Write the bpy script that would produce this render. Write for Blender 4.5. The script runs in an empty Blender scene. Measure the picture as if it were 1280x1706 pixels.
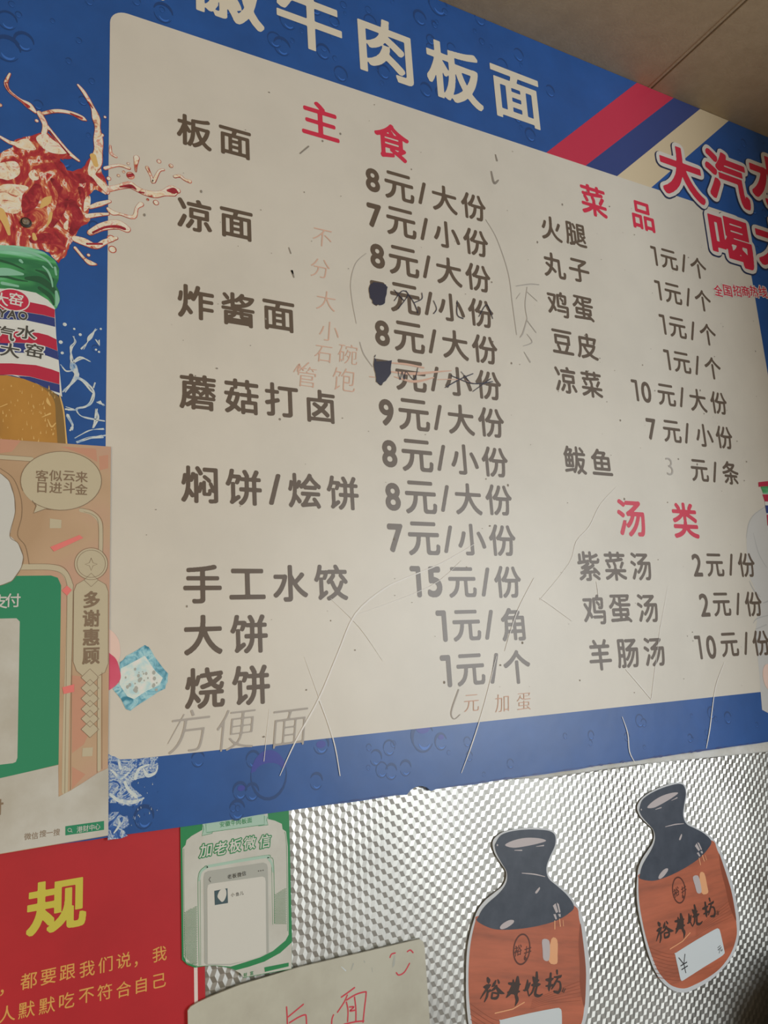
import bpy, math, random
import numpy as np
from mathutils import Vector, Matrix

# ------------------------------------------------------------------ camera, light, exposure
S = bpy.context.scene
COL = S.collection
D, CZ = 1.15, 1.25                       # camera to wall, camera height (metres)
FPX, CX, CY = 1290.0, 640.0, 853.0       # focal length and centre of a 1280x1706 frame
AX = np.array([0.88048383, 0.04013351, 0.47237436])    # world X seen from the camera (right, down, forward)
AZ = np.array([-0.06043003, -0.97878071, 0.19579718])  # world Z
AZ = AZ - AX * (AX @ AZ); AZ /= np.linalg.norm(AZ)
AY = -np.cross(AX, AZ)
ROT = np.array([AX, AY, AZ])             # camera (right, down, forward) -> world

cam_data = bpy.data.cameras.new('camera')
cam = bpy.data.objects.new('camera', cam_data)
COL.objects.link(cam)
right, down, fwd = ROT[:, 0], ROT[:, 1], ROT[:, 2]
cam.matrix_world = Matrix(((right[0], -down[0], -fwd[0], 0.0),
                           (right[1], -down[1], -fwd[1], -D),
                           (right[2], -down[2], -fwd[2], CZ),
                           (0, 0, 0, 1)))
cam_data.sensor_fit = 'VERTICAL'
cam_data.sensor_height = 36.0
cam_data.lens = FPX / 1706.0 * 36.0
cam_data.clip_start = 0.02
S.camera = cam

S.view_settings.view_transform = 'Standard'
S.view_settings.look = 'None'
S.view_settings.gamma = 1.0
S.view_settings.use_curve_mapping = False
S.view_settings.exposure = 0.0

world = bpy.data.worlds.new('world'); S.world = world
world.use_nodes = True
bg = world.node_tree.nodes['Background']
bg.inputs[0].default_value = (1.0, 0.77, 0.50, 1)
bg.inputs[1].default_value = 0.10

def area_light(name, loc, target, w, h, power, col):
    l = bpy.data.lights.new(name, 'AREA'); l.shape = 'RECTANGLE'; l.size = w; l.size_y = h
    l.energy = power; l.color = col
    o = bpy.data.objects.new(name, l); COL.objects.link(o)
    o.location = loc
    o.rotation_euler = (Vector(target) - Vector(loc)).to_track_quat('-Z', 'Y').to_euler()
    return o
area_light('doorway_daylight', (3.75, -4.5, 1.55), (0.8, 0, 1.45), 1.7, 2.05, 128, (0.92, 0.98, 1.0))
area_light('added_warm_fill', (-1.25, -2.4, 1.05), (0.3, 0, 1.15), 1.6, 1.4, 24, (1.0, 0.80, 0.54))  # warm fill added at the unseen left rear, replacing ambient light

# ------------------------------------------------------------------ measuring helpers
def W(px, py, y=0.0):
    """Wall point (X, Z) at depth y for a point measured in the photograph."""
    r = ROT @ np.array([px - CX, py - CY, FPX])
    t = (y + D) / r[1]
    return (r[0] * t, CZ + r[2] * t)

def crop(ox, oy, s):
    """Measurements taken in an enlarged crop of the photograph."""
    return lambda pts: [(ox + p[0] / s, oy + p[1] / s) + tuple(q / s for q in p[2:]) for p in pts]

def lin(c):
    c = c / 255.0
    return c / 12.92 if c <= 0.04045 else ((c + 0.055) / 1.055) ** 2.4
REF = (184, 174, 158)
def ink(r, g, b, ref=REF):
    """Albedo of an ink that reads (r,g,b) beside white vinyl reading ref."""
    return tuple(min(0.9, 0.74 * lin(x) / lin(y)) for x, y in zip((r, g, b), ref)) + (1,)

# ------------------------------------------------------------------ materials
def mat(name, col, rough=0.36, metal=0.0, spec=0.55):
    m = bpy.data.materials.new(name); m.use_nodes = True
    b = m.node_tree.nodes['Principled BSDF']
    b.inputs['Base Color'].default_value = col
    b.inputs['Roughness'].default_value = rough
    b.inputs['Metallic'].default_value = metal
    b.inputs['Specular IOR Level'].default_value = spec
    return m

def noisy(name, stops, scale=20, detail=6, rough=0.36, distort=0.0, bump=0.0, bscale=60, stretch=(1, 1, 1), spec=0.55, rou=0.6, bdist=0.002):
    """Principled surface whose colour runs through stops by object-space noise."""
    m = mat(name, (1, 1, 1, 1), rough, spec=spec)
    nt = m.node_tree; N = nt.nodes; L = nt.links
    b = N['Principled BSDF']
    tc = N.new('ShaderNodeTexCoord'); mp = N.new('ShaderNodeMapping')
    mp.inputs['Scale'].default_value = stretch
    L.new(tc.outputs['Object'], mp.inputs['Vector'])
    n = N.new('ShaderNodeTexNoise'); n.inputs['Scale'].default_value = scale
    n.inputs['Detail'].default_value = detail; n.inputs['Roughness'].default_value = rou
    n.inputs['Distortion'].default_value = distort
    L.new(mp.outputs[0], n.inputs['Vector'])
    r = N.new('ShaderNodeValToRGB')
    els = r.color_ramp.elements
    els[0].position, els[0].color = stops[0]
    els[1].position, els[1].color = stops[-1]
    for p, c in stops[1:-1]:
        e = els.new(p); e.color = c
    L.new(n.outputs['Fac'], r.inputs[0]); L.new(r.outputs[0], b.inputs['Base Color'])
    if bump:
        n2 = N.new('ShaderNodeTexNoise'); n2.inputs['Scale'].default_value = bscale; n2.inputs['Detail'].default_value = 3
        L.new(tc.outputs['Object'], n2.inputs['Vector'])
        bp = N.new('ShaderNodeBump'); bp.inputs['Strength'].default_value = bump; bp.inputs['Distance'].default_value = bdist
        L.new(n2.outputs['Fac'], bp.inputs['Height']); L.new(bp.outputs[0], b.inputs['Normal'])
    return m

def tone(c, k):
    return tuple(min(1, x * k) for x in c[:3]) + (1,)

WHITE = ink(183, 170, 148)
M = {}
M['vinyl'] = noisy('white vinyl', [(0.30, tone(WHITE, .93)), (0.55, WHITE), (0.8, tone(WHITE, 1.04))], 5, 8, .42, spec=.75, bump=.10, bscale=7, bdist=.01)
BLUE = ink(30, 71, 121)
M['blue'] = noisy('blue print', [(0.3, tone(BLUE, .82)), (0.6, BLUE), (0.75, tone(BLUE, 1.12))], 9, 9, .36, spec=.6, bump=.10, bscale=7, bdist=.01)
M['blue_dark'] = mat('dark blue drop print', ink(27, 55, 94))
M['blue_violet'] = mat('violet blue drop print', ink(50, 56, 120))
M['blue_light'] = mat('light blue drop print', ink(52, 94, 152))
M['navy'] = mat('navy print', ink(42, 55, 96))
M['crimson'] = mat('crimson print', ink(168, 40, 58))
M['red_text'] = mat('red heading print', ink(180, 40, 58))
M['brown'] = mat('brown lettering print', ink(84, 68, 52))
M['cream'] = mat('cream lettering print', ink(190, 174, 146))
M['stripe_dim_cream'] = mat('dimmed cream stripe print', ink(182, 160, 124))  # cream with the warm dim light near the ceiling put into its tone
M['slogan_red'] = mat('slogan red print', ink(178, 34, 52))
M['slogan_white'] = mat('slogan white print', ink(186, 174, 156))
M['slogan_edge'] = mat('slogan dark edge print', ink(32, 40, 62))
M['crease'] = mat('worn crease', ink(206, 202, 194), .5)
M['pencil'] = mat('pencil grey', ink(150, 138, 122), .6)
M['faint_red'] = mat('faded red marker', ink(184, 144, 118), .6)
M['marker_red'] = mat('red marker', ink(178, 52, 60), .5)
M['marker_black'] = mat('black marker', ink(44, 42, 52), .35)
M['grime'] = mat('grime', ink(120, 108, 92), .7)
M['tan'] = noisy('tan card', [(0.35, ink(156, 124, 90)), (0.52, ink(166, 134, 100)), (0.66, ink(168, 130, 102))], 9, 1, .45)
M['salmon'] = mat('salmon print', ink(172, 122, 94))
M['tan_light'] = mat('light tan print', ink(188, 160, 126))
M['card_cream'] = mat('cream print', ink(168, 152, 120))
M['card_line'] = mat('brown outline print', ink(116, 94, 70))
M['card_white'] = noisy('card white', [(0.3, ink(158, 148, 128)), (0.6, ink(172, 164, 146))], 12, 5, .45)
M['blob_white'] = mat('soft white print', ink(176, 169, 153))
M['coral'] = mat('coral print', ink(200, 104, 92))
M['green'] = mat('green print', ink(38, 114, 76))
M['pale_green'] = mat('pale green print', ink(146, 166, 142))
M['poster_red'] = noisy('poster red', [(0.3, ink(150, 20, 26)), (0.7, ink(160, 23, 29))], 10, 6, .5)
M['gold'] = mat('gold lettering print', ink(176, 160, 58))
M['gold_small'] = mat('dull gold lettering print', ink(190, 134, 66))
M['pink_white'] = mat('pinkish white print', ink(196, 176, 160))
M['green_card'] = mat('deep green print', ink(36, 112, 62))
M['card_paper'] = noisy('grey white paper', [(0.3, ink(164, 156, 138)), (0.7, ink(178, 172, 154))], 14, 4, .5)
M['grey_print'] = mat('grey print', ink(150, 146, 130))
M['dark_print'] = mat('dark grey print', ink(66, 62, 54))
M['screen_white'] = mat('screen white print', ink(182, 174, 156))
M['foam'] = noisy('off white board', [(0.3, ink(152, 143, 121)), (0.55, ink(165, 157, 134)), (0.8, ink(169, 161, 139))], 10, 7, .5)
JR = (196, 196, 190)
M['sticker_edge'] = mat('white sticker rim', ink(188, 194, 196, JR), .35)
M['glaze'] = noisy('slate glaze print', [(0.3, ink(50, 58, 70, JR)), (0.7, ink(66, 74, 86, JR))], 30, 6, .3, stretch=(1, 1, 1))
M['terracotta'] = noisy('terracotta print', [(0.25, ink(128, 76, 58, JR)), (0.5, ink(166, 94, 68, JR)), (0.75, ink(182, 104, 76, JR))], 12, 4, .3, stretch=(.5, 1, 4))
M['terra_dark'] = mat('dark terracotta print', ink(134, 72, 50, JR), .3)
M['emblem'] = mat('dark brown print', ink(86, 48, 38, JR), .3)
M['brush_ink'] = mat('black brush print', ink(58, 44, 38, JR), .3)
M['tag_white'] = mat('price tag white', ink(192, 202, 204, JR), .35)
M['tag_ink'] = mat('price tag black', ink(36, 36, 40, JR), .4)
M['shine'] = mat('pale shine print', ink(176, 170, 170, JR), .3)
M['peach'] = mat('peach shine print', ink(214, 160, 116, JR), .3)
CR = ink(214, 196, 166); RD = ink(160, 44, 42)
M['splash'] = noisy('cola splash print', [(.30, ink(112, 30, 34)), (.42, ink(150, 40, 44)), (.50, ink(156, 52, 46)), (.56, ink(190, 116, 72)), (.60, CR), (.66, ink(176, 54, 44)), (.75, ink(128, 34, 38))], 26, 9, .4, distort=2.6, stretch=(1, 1, .7))
M['splash_pale'] = noisy('pale splash print', [(.32, ink(160, 60, 44)), (.42, ink(204, 176, 138)), (.56, CR), (.66, ink(190, 120, 90)), (.8, ink(220, 206, 180))], 60, 6, .4, distort=1.5)
M['splash_edge'] = noisy('red splash edge print', [(.3, ink(120, 40, 36)), (.55, ink(164, 70, 50)), (.7, ink(190, 120, 90))], 60, 5, .4, distort=1.0)
M['splash_deep'] = noisy('deep red splash print', [(.3, ink(104, 26, 32)), (.55, ink(146, 38, 44)), (.7, ink(176, 84, 60))], 50, 5, .4, distort=1.5)
M['water'] = noisy('water splash print', [(.38, ink(32, 68, 120)), (.45, ink(54, 92, 140)), (.51, ink(176, 178, 166)), (.56, ink(48, 86, 138)), (.68, ink(184, 184, 170))], 55, 7, .4, distort=2.5)
M['water_line'] = noisy('water streak print', [(.3, ink(96, 130, 158)), (.5, ink(184, 182, 166)), (.7, ink(150, 164, 168))], 70, 4, .4)
M['glass_green'] = noisy('green glass print', [(.3, ink(40, 96, 58)), (.45, ink(66, 138, 76)), (.56, ink(118, 168, 130)), (.7, ink(150, 184, 158))], 9, 4, .4, distort=1.2, stretch=(.5, 1, 2.6))
M['glass_dark'] = mat('dark green glass print', ink(36, 74, 48))
M['glass_pale'] = mat('pale green glass print', ink(118, 160, 128))
M['amber'] = noisy('amber drink print', [(.3, ink(122, 86, 42)), (.5, ink(154, 106, 44)), (.7, ink(166, 116, 50))], 10, 4, .4, stretch=(1, 1, .5))
M['amber_dark'] = mat('olive amber print', ink(116, 88, 48))
M['bubble'] = mat('amber bubble print', ink(190, 150, 86))
M['label_red'] = mat('bottle label red', ink(160, 36, 54))
M['label_blue'] = mat('bottle label blue', ink(44, 54, 98))
M['label_white'] = mat('bottle label white', ink(188, 182, 166))
M['ice'] = noisy('ice print', [(.34, ink(48, 108, 120)), (.46, ink(108, 154, 158)), (.58, ink(150, 180, 176)), (.7, ink(76, 136, 146))], 50, 6, .4, distort=1.5)
M['ice_face'] = noisy('ice face print', [(.3, ink(150, 178, 174)), (.5, ink(186, 202, 194)), (.65, ink(204, 212, 202))], 70, 4, .4)
M['skin'] = mat('skin print', ink(206, 168, 146))
M['nail'] = noisy('pink nail print', [(.3, ink(176, 48, 70)), (.7, ink(214, 96, 108))], 12, 2, .4)
M['shirt'] = mat('pale grey shirt print', ink(174, 166, 152))
M['shirt_line'] = mat('grey fold print', ink(156, 150, 138))

# ------------------------------------------------------------------ mesh helpers
def link(name, verts, faces, m, parent=None):
    me = bpy.data.meshes.new(name)
    me.from_pydata([tuple(map(float, v)) for v in verts], [], faces)
    me.update()
    o = bpy.data.objects.new(name, me); COL.objects.link(o)
    for q in (m if isinstance(m, list) else [m]):
        me.materials.append(q)
    if parent is not None:
        o.parent = parent
        pw = PLACE.get(parent.name)
        if pw is None and parent.parent is not None:
            pw = PLACE.get(parent.parent.name)
        if pw is not None and parent.parent is None:
            o.location = -Vector(pw)
    return o
PLACE = {}                                # world position of each thing's Empty (children keep wall coordinates)

def thing(name, label, cat, loc, group=None):
    o = bpy.data.objects.new(name, None); COL.objects.link(o)
    o.location = loc; o.empty_display_size = 0.05
    o['label'] = label; o['category'] = cat
    if group: o['group'] = group
    PLACE[o.name] = loc
    return o

def smooth(pts, n=6, closed=True):
    P = [np.array(p, float) for p in pts]; k = len(P); out = []
    for i in range(k if closed else k - 1):
        if closed: a, b, c, d = P[i - 1], P[i], P[(i + 1) % k], P[(i + 2) % k]
        else: a, b, c, d = P[max(i - 1, 0)], P[i], P[i + 1], P[min(i + 2, k - 1)]
        for j in range(n):
            t = j / n
            out.append(.5 * (2 * b + (c - a) * t + (2 * a - 5 * b + 4 * c - d) * t * t + (3 * b - a - 3 * c + d) * t ** 3))
    if not closed: out.append(P[-1])
    return [tuple(p) for p in out]

def fill2d(loops):
    """Triangulated fill (with holes) of closed 2-D loops: verts, faces."""
    cu = bpy.data.curves.new('fill', 'CURVE'); cu.dimensions = '2D'; cu.fill_mode = 'BOTH'
    for lp in loops:
        sp = cu.splines.new('POLY'); sp.points.add(len(lp) - 1)
        sp.points.foreach_set('co', [c for p in lp for c in (float(p[0]), float(p[1]), 0, 1)])
        sp.use_cyclic_u = True
    o = bpy.data.objects.new('fill', cu); COL.objects.link(o)
    dg = bpy.context.evaluated_depsgraph_get()
    me = bpy.data.meshes.new_from_object(o.evaluated_get(dg))
    v = [(q.co.x, q.co.y) for q in me.vertices]; f = []
    for p in me.polygons:
        idx = list(p.vertices)
        (x0, y0), (x1, y1), (x2, y2) = (v[i] for i in idx[:3])
        if (x1 - x0) * (y2 - y0) - (x2 - x0) * (y1 - y0) < 0: idx.reverse()
        f.append(idx)
    bpy.data.objects.remove(o); bpy.data.curves.remove(cu); bpy.data.meshes.remove(me)
    return v, f

class Layer:
    """Collects flat printed shapes that lie in one plane y of the wall, then links them as one mesh."""
    def __init__(s, y): s.y = y; s.v = []; s.f = []; s.k = 0
    def add(s, v, f):
        b = len(s.v); dy = (s.k % 24) * 3e-6; s.k += 1; s.v += [(p[0], p[1], dy) for p in v]; s.f += [[i + b for i in q] for q in f]; return s
    def world(s, loop): return s.add(*fill2d([loop]))
    def poly(s, pts, sm=0):
        pts = [W(p[0], p[1], s.y) for p in pts]
        return s.world(smooth(pts, sm) if sm else pts)
    def disc(s, c, r, n=20, k=1.0):
        x, z = c
        return s.add([(x + r * math.cos(t * 2 * math.pi / n), z + r * k * math.sin(t * 2 * math.pi / n)) for t in range(n)], [list(range(n))])
    def ribbon(s, pts, caps=True):
        """pts: wall points (x, z, width)."""
        n = len(pts); vs = []
        for i, p in enumerate(pts):
            a = pts[max(i - 1, 0)]; b = pts[min(i + 1, n - 1)]
            dx, dz = b[0] - a[0], b[1] - a[1]; l = math.hypot(dx, dz) or 1e-9
            w = p[2] / 2
            vs += [(p[0] - dz / l * w, p[1] + dx / l * w), (p[0] + dz / l * w, p[1] - dx / l * w)]
        s.add(vs, [[2 * i, 2 * i + 1, 2 * i + 3, 2 * i + 2] for i in range(n - 1)])
        if caps:
            for p in (pts[0], pts[-1]):
                if p[2] > 1e-5: s.disc(p[:2], p[2] / 2, 10)
        return s
    def stroke(s, pts, width=None, n=5, closed=False):
        """pts in photograph pixels, (x, y[, width px]); width in pixels too."""
        q = []
        for p in pts:
            w = p[2] if len(p) > 2 else width
            x, z = W(p[0], p[1], s.y); x2, _ = W(p[0] + 1, p[1], s.y); _, z2 = W(p[0], p[1] + 1, s.y)
            q.append((x, z, w * .5 * (abs(x2 - x) + abs(z2 - z))))
        if n > 1: q = smooth(q, n, closed)
        if closed: q.append(q[0])
        return s.ribbon(q, caps=not closed)
    def build(s, name, m, parent=None, thick=0.0):
        v = [(x, s.y - d, z) for x, z, d in s.v]; f = [list(q) for q in s.f]
        if thick:
            n = len(v); edges = {}
            for q in s.f:
                for a, b in zip(q, q[1:] + q[:1]): edges[(a, b)] = 1
            v += [(x, s.y + thick, z) for x, z, d in s.v]
            f += [[i + n for i in reversed(q)] for q in s.f]
            f += [[b, a, a + n, b + n] for a, b in edges if (b, a) not in edges]
        return link(name, v, f, m, parent)

def rect(x0, z0, x1, z1, r=0.0, n=6):
    if r <= 0: return [(x0, z0), (x1, z0), (x1, z1), (x0, z1)]
    out = []
    for cx, cz, a in ((x1 - r, z0 + r, -90), (x1 - r, z1 - r, 0), (x0 + r, z1 - r, 90), (x0 + r, z0 + r, 180)):
        for i in range(n + 1):
            t = math.radians(a + 90 * i / n); out.append((cx + r * math.cos(t), cz + r * math.sin(t)))
    return out

# ------------------------------------------------------------------ lettering
RES, PAD = 150, 34
_masks, _glyphs = {}, {}
def glyph_mask(ch):
    """Raster of one character of the built-in font, RES cells to the em."""
    if ch in _masks: return _masks[ch]
    if ch == '1':                         # a bar with a short flag at its top left
        m = np.zeros((108 + 2 * PAD, 40 + 2 * PAD), bool)
        m[PAD:PAD + 108, PAD + 28:PAD + 40] = True; m[PAD + 97:PAD + 108, PAD:PAD + 40] = True
        _masks[ch] = m; return m
    cu = bpy.data.curves.new('letter', 'FONT'); cu.body = ch; cu.resolution_u = 6
    o = bpy.data.objects.new('letter', cu); COL.objects.link(o)
    me = bpy.data.meshes.new_from_object(o.evaluated_get(bpy.context.evaluated_depsgraph_get()))
    co = np.array([v.co[:2] for v in me.vertices]); me.calc_loop_triangles()
    tri = [tuple(t.vertices) for t in me.loop_triangles]
    bpy.data.objects.remove(o); bpy.data.curves.remove(cu); bpy.data.meshes.remove(me)
    lo, hi = co.min(0), co.max(0)
    w, h = (np.ceil((hi - lo) * RES).astype(int) + 2 * PAD)
    m = np.zeros((h, w), bool)
    P = (co - lo) * RES + PAD
    for t in tri:
        a, b, c = P[list(t)]
        x0, y0 = np.floor(np.minimum(np.minimum(a, b), c)).astype(int); x1, y1 = np.ceil(np.maximum(np.maximum(a, b), c)).astype(int) + 1
        X, Y = np.meshgrid(np.arange(x0, x1), np.arange(y0, y1))
        e = lambda p, q: (q[0] - p[0]) * (Y - p[1]) - (q[1] - p[1]) * (X - p[0])
        e1, e2, e3 = e(a, b), e(b, c), e(c, a)
        m[y0:y1, x0:x1] |= ((e1 >= 0) & (e2 >= 0) & (e3 >= 0)) | ((e1 <= 0) & (e2 <= 0) & (e3 <= 0))
    _masks[ch] = m
    return m

def shift_or(m, dx, dy):
    o = np.zeros_like(m); h, w = m.shape
    o[max(dy, 0):h + min(dy, 0), max(dx, 0):w + min(dx, 0)] = m[max(-dy, 0):h + min(-dy, 0), max(-dx, 0):w + min(-dx, 0)]
    return o
def row_dilate(m, r):
    c = np.cumsum(np.pad(m.astype(int), ((0, 0), (r + 1, r))), axis=1)
    return (c[:, 2 * r + 1:] - c[:, :-2 * r - 1]) > 0
def dilate(m, r, square=False):
    if r <= 0: return m
    out = np.zeros_like(m); R = int(math.floor(r))
    for dy in range(-R, R + 1):
        w = R if square else int(math.floor(math.sqrt(max(r * r - dy * dy, 0))))
        out |= shift_or(row_dilate(m, w), 0, dy)
    return out
def erode(m, r):
    return ~dilate(~m, r) if r > 0 else m

def contours(m):
    f = m.astype(float)
    for _ in range(2):
        f = np.pad(f, 1, mode='edge'); f = (f[:-2] + 2 * f[1:-1] + f[2:]) / 4; f = (f[:, :-2] + 2 * f[:, 1:-1] + f[:, 2:]) / 4
    b = f > .5
    code = b[:-1, :-1] * 1 + b[:-1, 1:] * 2 + b[1:, 1:] * 4 + b[1:, :-1] * 8
    TAB = {1: [(3, 0)], 2: [(0, 1)], 3: [(3, 1)], 4: [(1, 2)], 5: [(3, 0), (1, 2)], 6: [(0, 2)], 7: [(3, 2)], 8: [(2, 3)], 9: [(2, 0)], 10: [(0, 1), (2, 3)], 11: [(2, 1)], 12: [(1, 3)], 13: [(1, 0)], 14: [(0, 3)]}
    nxt, pos = {}, {}
    ys, xs = np.nonzero((code > 0) & (code < 15))
    def key(i, x, y):
        return (('h', x, y), ('v', x + 1, y), ('h', x, y + 1), ('v', x, y))[i]
    for y, x in zip(ys.tolist(), xs.tolist()):
        for a, c in TAB[int(code[y, x])]:
            nxt[key(a, x, y)] = key(c, x, y)
    for k in set(nxt) | set(nxt.values()):
        t, x, y = k
        if t == 'h':
            p, q = f[y, x], f[y, x + 1]; pos[k] = (x + (.5 - p) / (q - p), y)
        else:
            p, q = f[y, x], f[y + 1, x]; pos[k] = (x, y + (.5 - p) / (q - p))
    loops = []
    while nxt:
        s, k = nxt.popitem(); lp = [pos[s]]
        while k != s and k in nxt:
            lp.append(pos[k]); k = nxt.pop(k)
        if len(lp) > 7: loops.append(thin(lp))
    return loops

def thin(lp, tol=.30):
    P = np.array(lp); n = len(P)
    far = int(np.argmax(((P - P[0]) ** 2).sum(1)))
    keep = {0, far}
    def rec(i, j):
        if j - i < 2: return
        a, b = P[i], P[j % n]; d = b - a; l = math.hypot(*d) or 1e-9
        q = P[i + 1:j]; dist = np.abs(d[0] * (q[:, 1] - a[1]) - d[1] * (q[:, 0] - a[0])) / l
        k = int(np.argmax(dist))
        if dist[k] > tol: keep.add(i + 1 + k); rec(i, i + 1 + k); rec(i + 1 + k, j)
    rec(0, far); rec(far, n)
    return [lp[i] for i in sorted(keep)]

STYLES = {'round': (3, 6.7, 0), 'round_thin': (3, 6.0, 0), 'bold': (0, 4, 1), 'title': (0, 3, 1), 'heavy': (0, 6, 1), 'plain': (0, 1.2, 0), 'semi': (0, 2.5, 0), 'hair': (3.0, 1.2, 0),
          'halo': (0, 15, 0), 'halo_small': (0, 13, 0), 'halo_big': (0, 17.5, 0), 'digit': (2, 7.0, 0), 'digit_thin': (2, 5.0, 0)}
def glyph(ch, style):
    """2-D verts (em units, centred on the letter's own box), faces, and the undilated box."""
    k = (ch, style)
    if k not in _glyphs:
        m = glyph_mask(ch); e, d, sq = STYLES[style]
        h, w = m.shape
        loops = contours(dilate(erode(m, e), d, bool(sq)))
        v, f = fill2d([[((x - w / 2) / RES, (y - h / 2) / RES) for x, y in lp] for lp in loops])
        _glyphs[k] = (np.array(v), f, ((w - 2 * PAD) / RES, (h - 2 * PAD) / RES))
    return _glyphs[k]

def letter(layer, ch, c, em, style, ang=0.0, skew=0.0, sx=1.0, height=None):
    """Put a letter with its box centred on wall point c; em in metres (or height = its box height)."""
    v, f, box = glyph(ch, style)
    s = height / box[1] if height else em
    x = v[:, 0] * s * sx + v[:, 1] * s * skew; z = v[:, 1] * s
    ca, sa = math.cos(ang), math.sin(ang)
    layer.add(list(zip(c[0] + x * ca - z * sa, c[1] + x * sa + z * ca)), f)

def em(px, py, size):
    """Metres of wall height covered by size pixels of the photograph at (px, py)."""
    return abs(W(px, py - size / 2)[1] - W(px, py + size / 2)[1])

def letter_box(layer, ch, px, py, w, h, style, ref=None, dx=0.0, dz=0.0):
    """A letter stretched to a box of w x h photograph pixels."""
    c = W(px, py, layer.y)
    wm = abs(W(px + w / 2, py)[0] - W(px - w / 2, py)[0]); hm = em(px, py, h)
    box = glyph(ch, style)[2]
    letter(layer, ch, (c[0] + dx, c[1] + dz), 0, style, height=hm, sx=wm / box[0] / (hm / box[1]))

def text(layer, chars, pts, size, style, **kw):
    """chars at photo points pts; with only two points the letters are spread evenly between them."""
    q = [W(p[0], p[1], layer.y) for p in pts]
    if len(q) == 2 and len(chars) != 2:
        n = len(chars) - 1
        q = [tuple(np.array(q[0]) + (np.array(q[1]) - np.array(q[0])) * i / n) for i in range(n + 1)]
    for ch, c in zip(chars, q):
        k = dict(kw); st = style
        if ch in '0123456789':
            k['height'] = size * .80; st = {'round': 'digit', 'round_thin': 'digit_thin'}.get(style, style); k['sx'] = .92
        elif ch == '/':
            k['height'] = size * .80; k['sx'] = 1.0
        letter(layer, ch, c, size, st, **k)

# ------------------------------------------------------------------ the setting
def structure(o):
    o['kind'] = 'structure'; return o

CEIL = CZ + 1.1975 * D
def slab(name, x0, x1, y0, y1, z0, z1, m):
    v = [(x, y, z) for x in (x0, x1) for y in (y0, y1) for z in (z0, z1)]
    f = [[0, 1, 3, 2], [4, 6, 7, 5], [0, 4, 5, 1], [2, 3, 7, 6], [0, 2, 6, 4], [1, 5, 7, 3]]
    return structure(link(name, v, f, m))

M['wall'] = noisy('cream painted wall', [(.3, ink(168, 158, 138)), (.7, ink(196, 188, 172))], 18, 8, .7, bump=.3, bscale=90)
M['plaster'] = noisy('grey plaster', [(.3, (.34, .31, .27, 1)), (.7, (.42, .38, .33, 1))], 3, 5, .8)
M['shade_panel'] = noisy('dark brown panel', [(.3, (.09, .07, .05, 1)), (.7, (.13, .10, .075, 1))], 5, 5, .6)
M['floor'] = noisy('worn floor tile', [(.3, (.20, .18, .16, 1)), (.7, (.30, .27, .24, 1))], 4, 6, .5)
M['ceiling'] = noisy('beige ceiling board', [(.3, (.41, .32, .21, 1)), (.55, (.45, .355, .235, 1)), (.8, (.49, .39, .265, 1))], 26, 8, .75, bump=.25, bscale=160)
M['seam'] = mat('ceiling seam', (.10, .085, .07, 1), .7)
slab('wall_back', -2.2, 3.2, 0.0, 0.12, -0.05, CEIL + .06, M['wall'])
slab('wall_left', -2.32, -2.2, -4.6, 0.12, -0.05, CEIL + .06, M['plaster'])
slab('added_shade_panel', 2.1, 2.2, -1.0, 0.0, -0.05, CEIL + .06, M['shade_panel'])  # unseen dark panel added to dim the right side and its metal reflections
slab('floor', -2.32, 5.2, -4.6, 0.0, -0.10, 0.0, M['floor'])

# ceiling: two boards that meet in a dark open joint
j0 = (1.273 * D, 0.0)
j1 = (1.2629 * D, 0.7441 * D - D)
jd = Vector((j1[0] - j0[0], j1[1] - j0[1])).normalized()
def jx(y, off):
    return j0[0] + (y - j0[1]) / jd.y * jd.x + off
def ceiling_board(x_of_a, x_of_b):
    y0, y1 = -4.6, 0.0
    base = [(x_of_a(y0), y0), (x_of_b(y0), y0), (x_of_b(y1), y1), (x_of_a(y1), y1)]
    return base
cv, cf, cm = [], [], []
def prism(base, z0, z1, mi):
    b = len(cv); n = len(base)
    for z in (z0, z1):
        cv.extend((x, y, z) for x, y in base)
    cf.append([b + i for i in reversed(range(n))]); cm.append(mi)
    cf.append([b + n + i for i in range(n)]); cm.append(mi)
    for i in range(n):
        j = (i + 1) % n
        cf.append([b + i, b + j, b + n + j, b + n + i]); cm.append(mi)
prism(ceiling_board(lambda y: -2.32, lambda y: jx(y, -.0030)), CEIL, CEIL + .012, 0)
prism(ceiling_board(lambda y: jx(y, .0030), lambda y: 3.3), CEIL, CEIL + .012, 0)
prism(ceiling_board(lambda y: -2.32, lambda y: 3.3), CEIL + .014, CEIL + .06, 1)
prism(ceiling_board(lambda y: jx(y, -.0115), lambda y: jx(y, -.0055)), CEIL - .0016, CEIL, 0)
co = structure(link('ceiling', cv, cf, [M['ceiling'], M['seam']]))
for p, i in zip(co.data.polygons, cm): p.material_index = i

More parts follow.
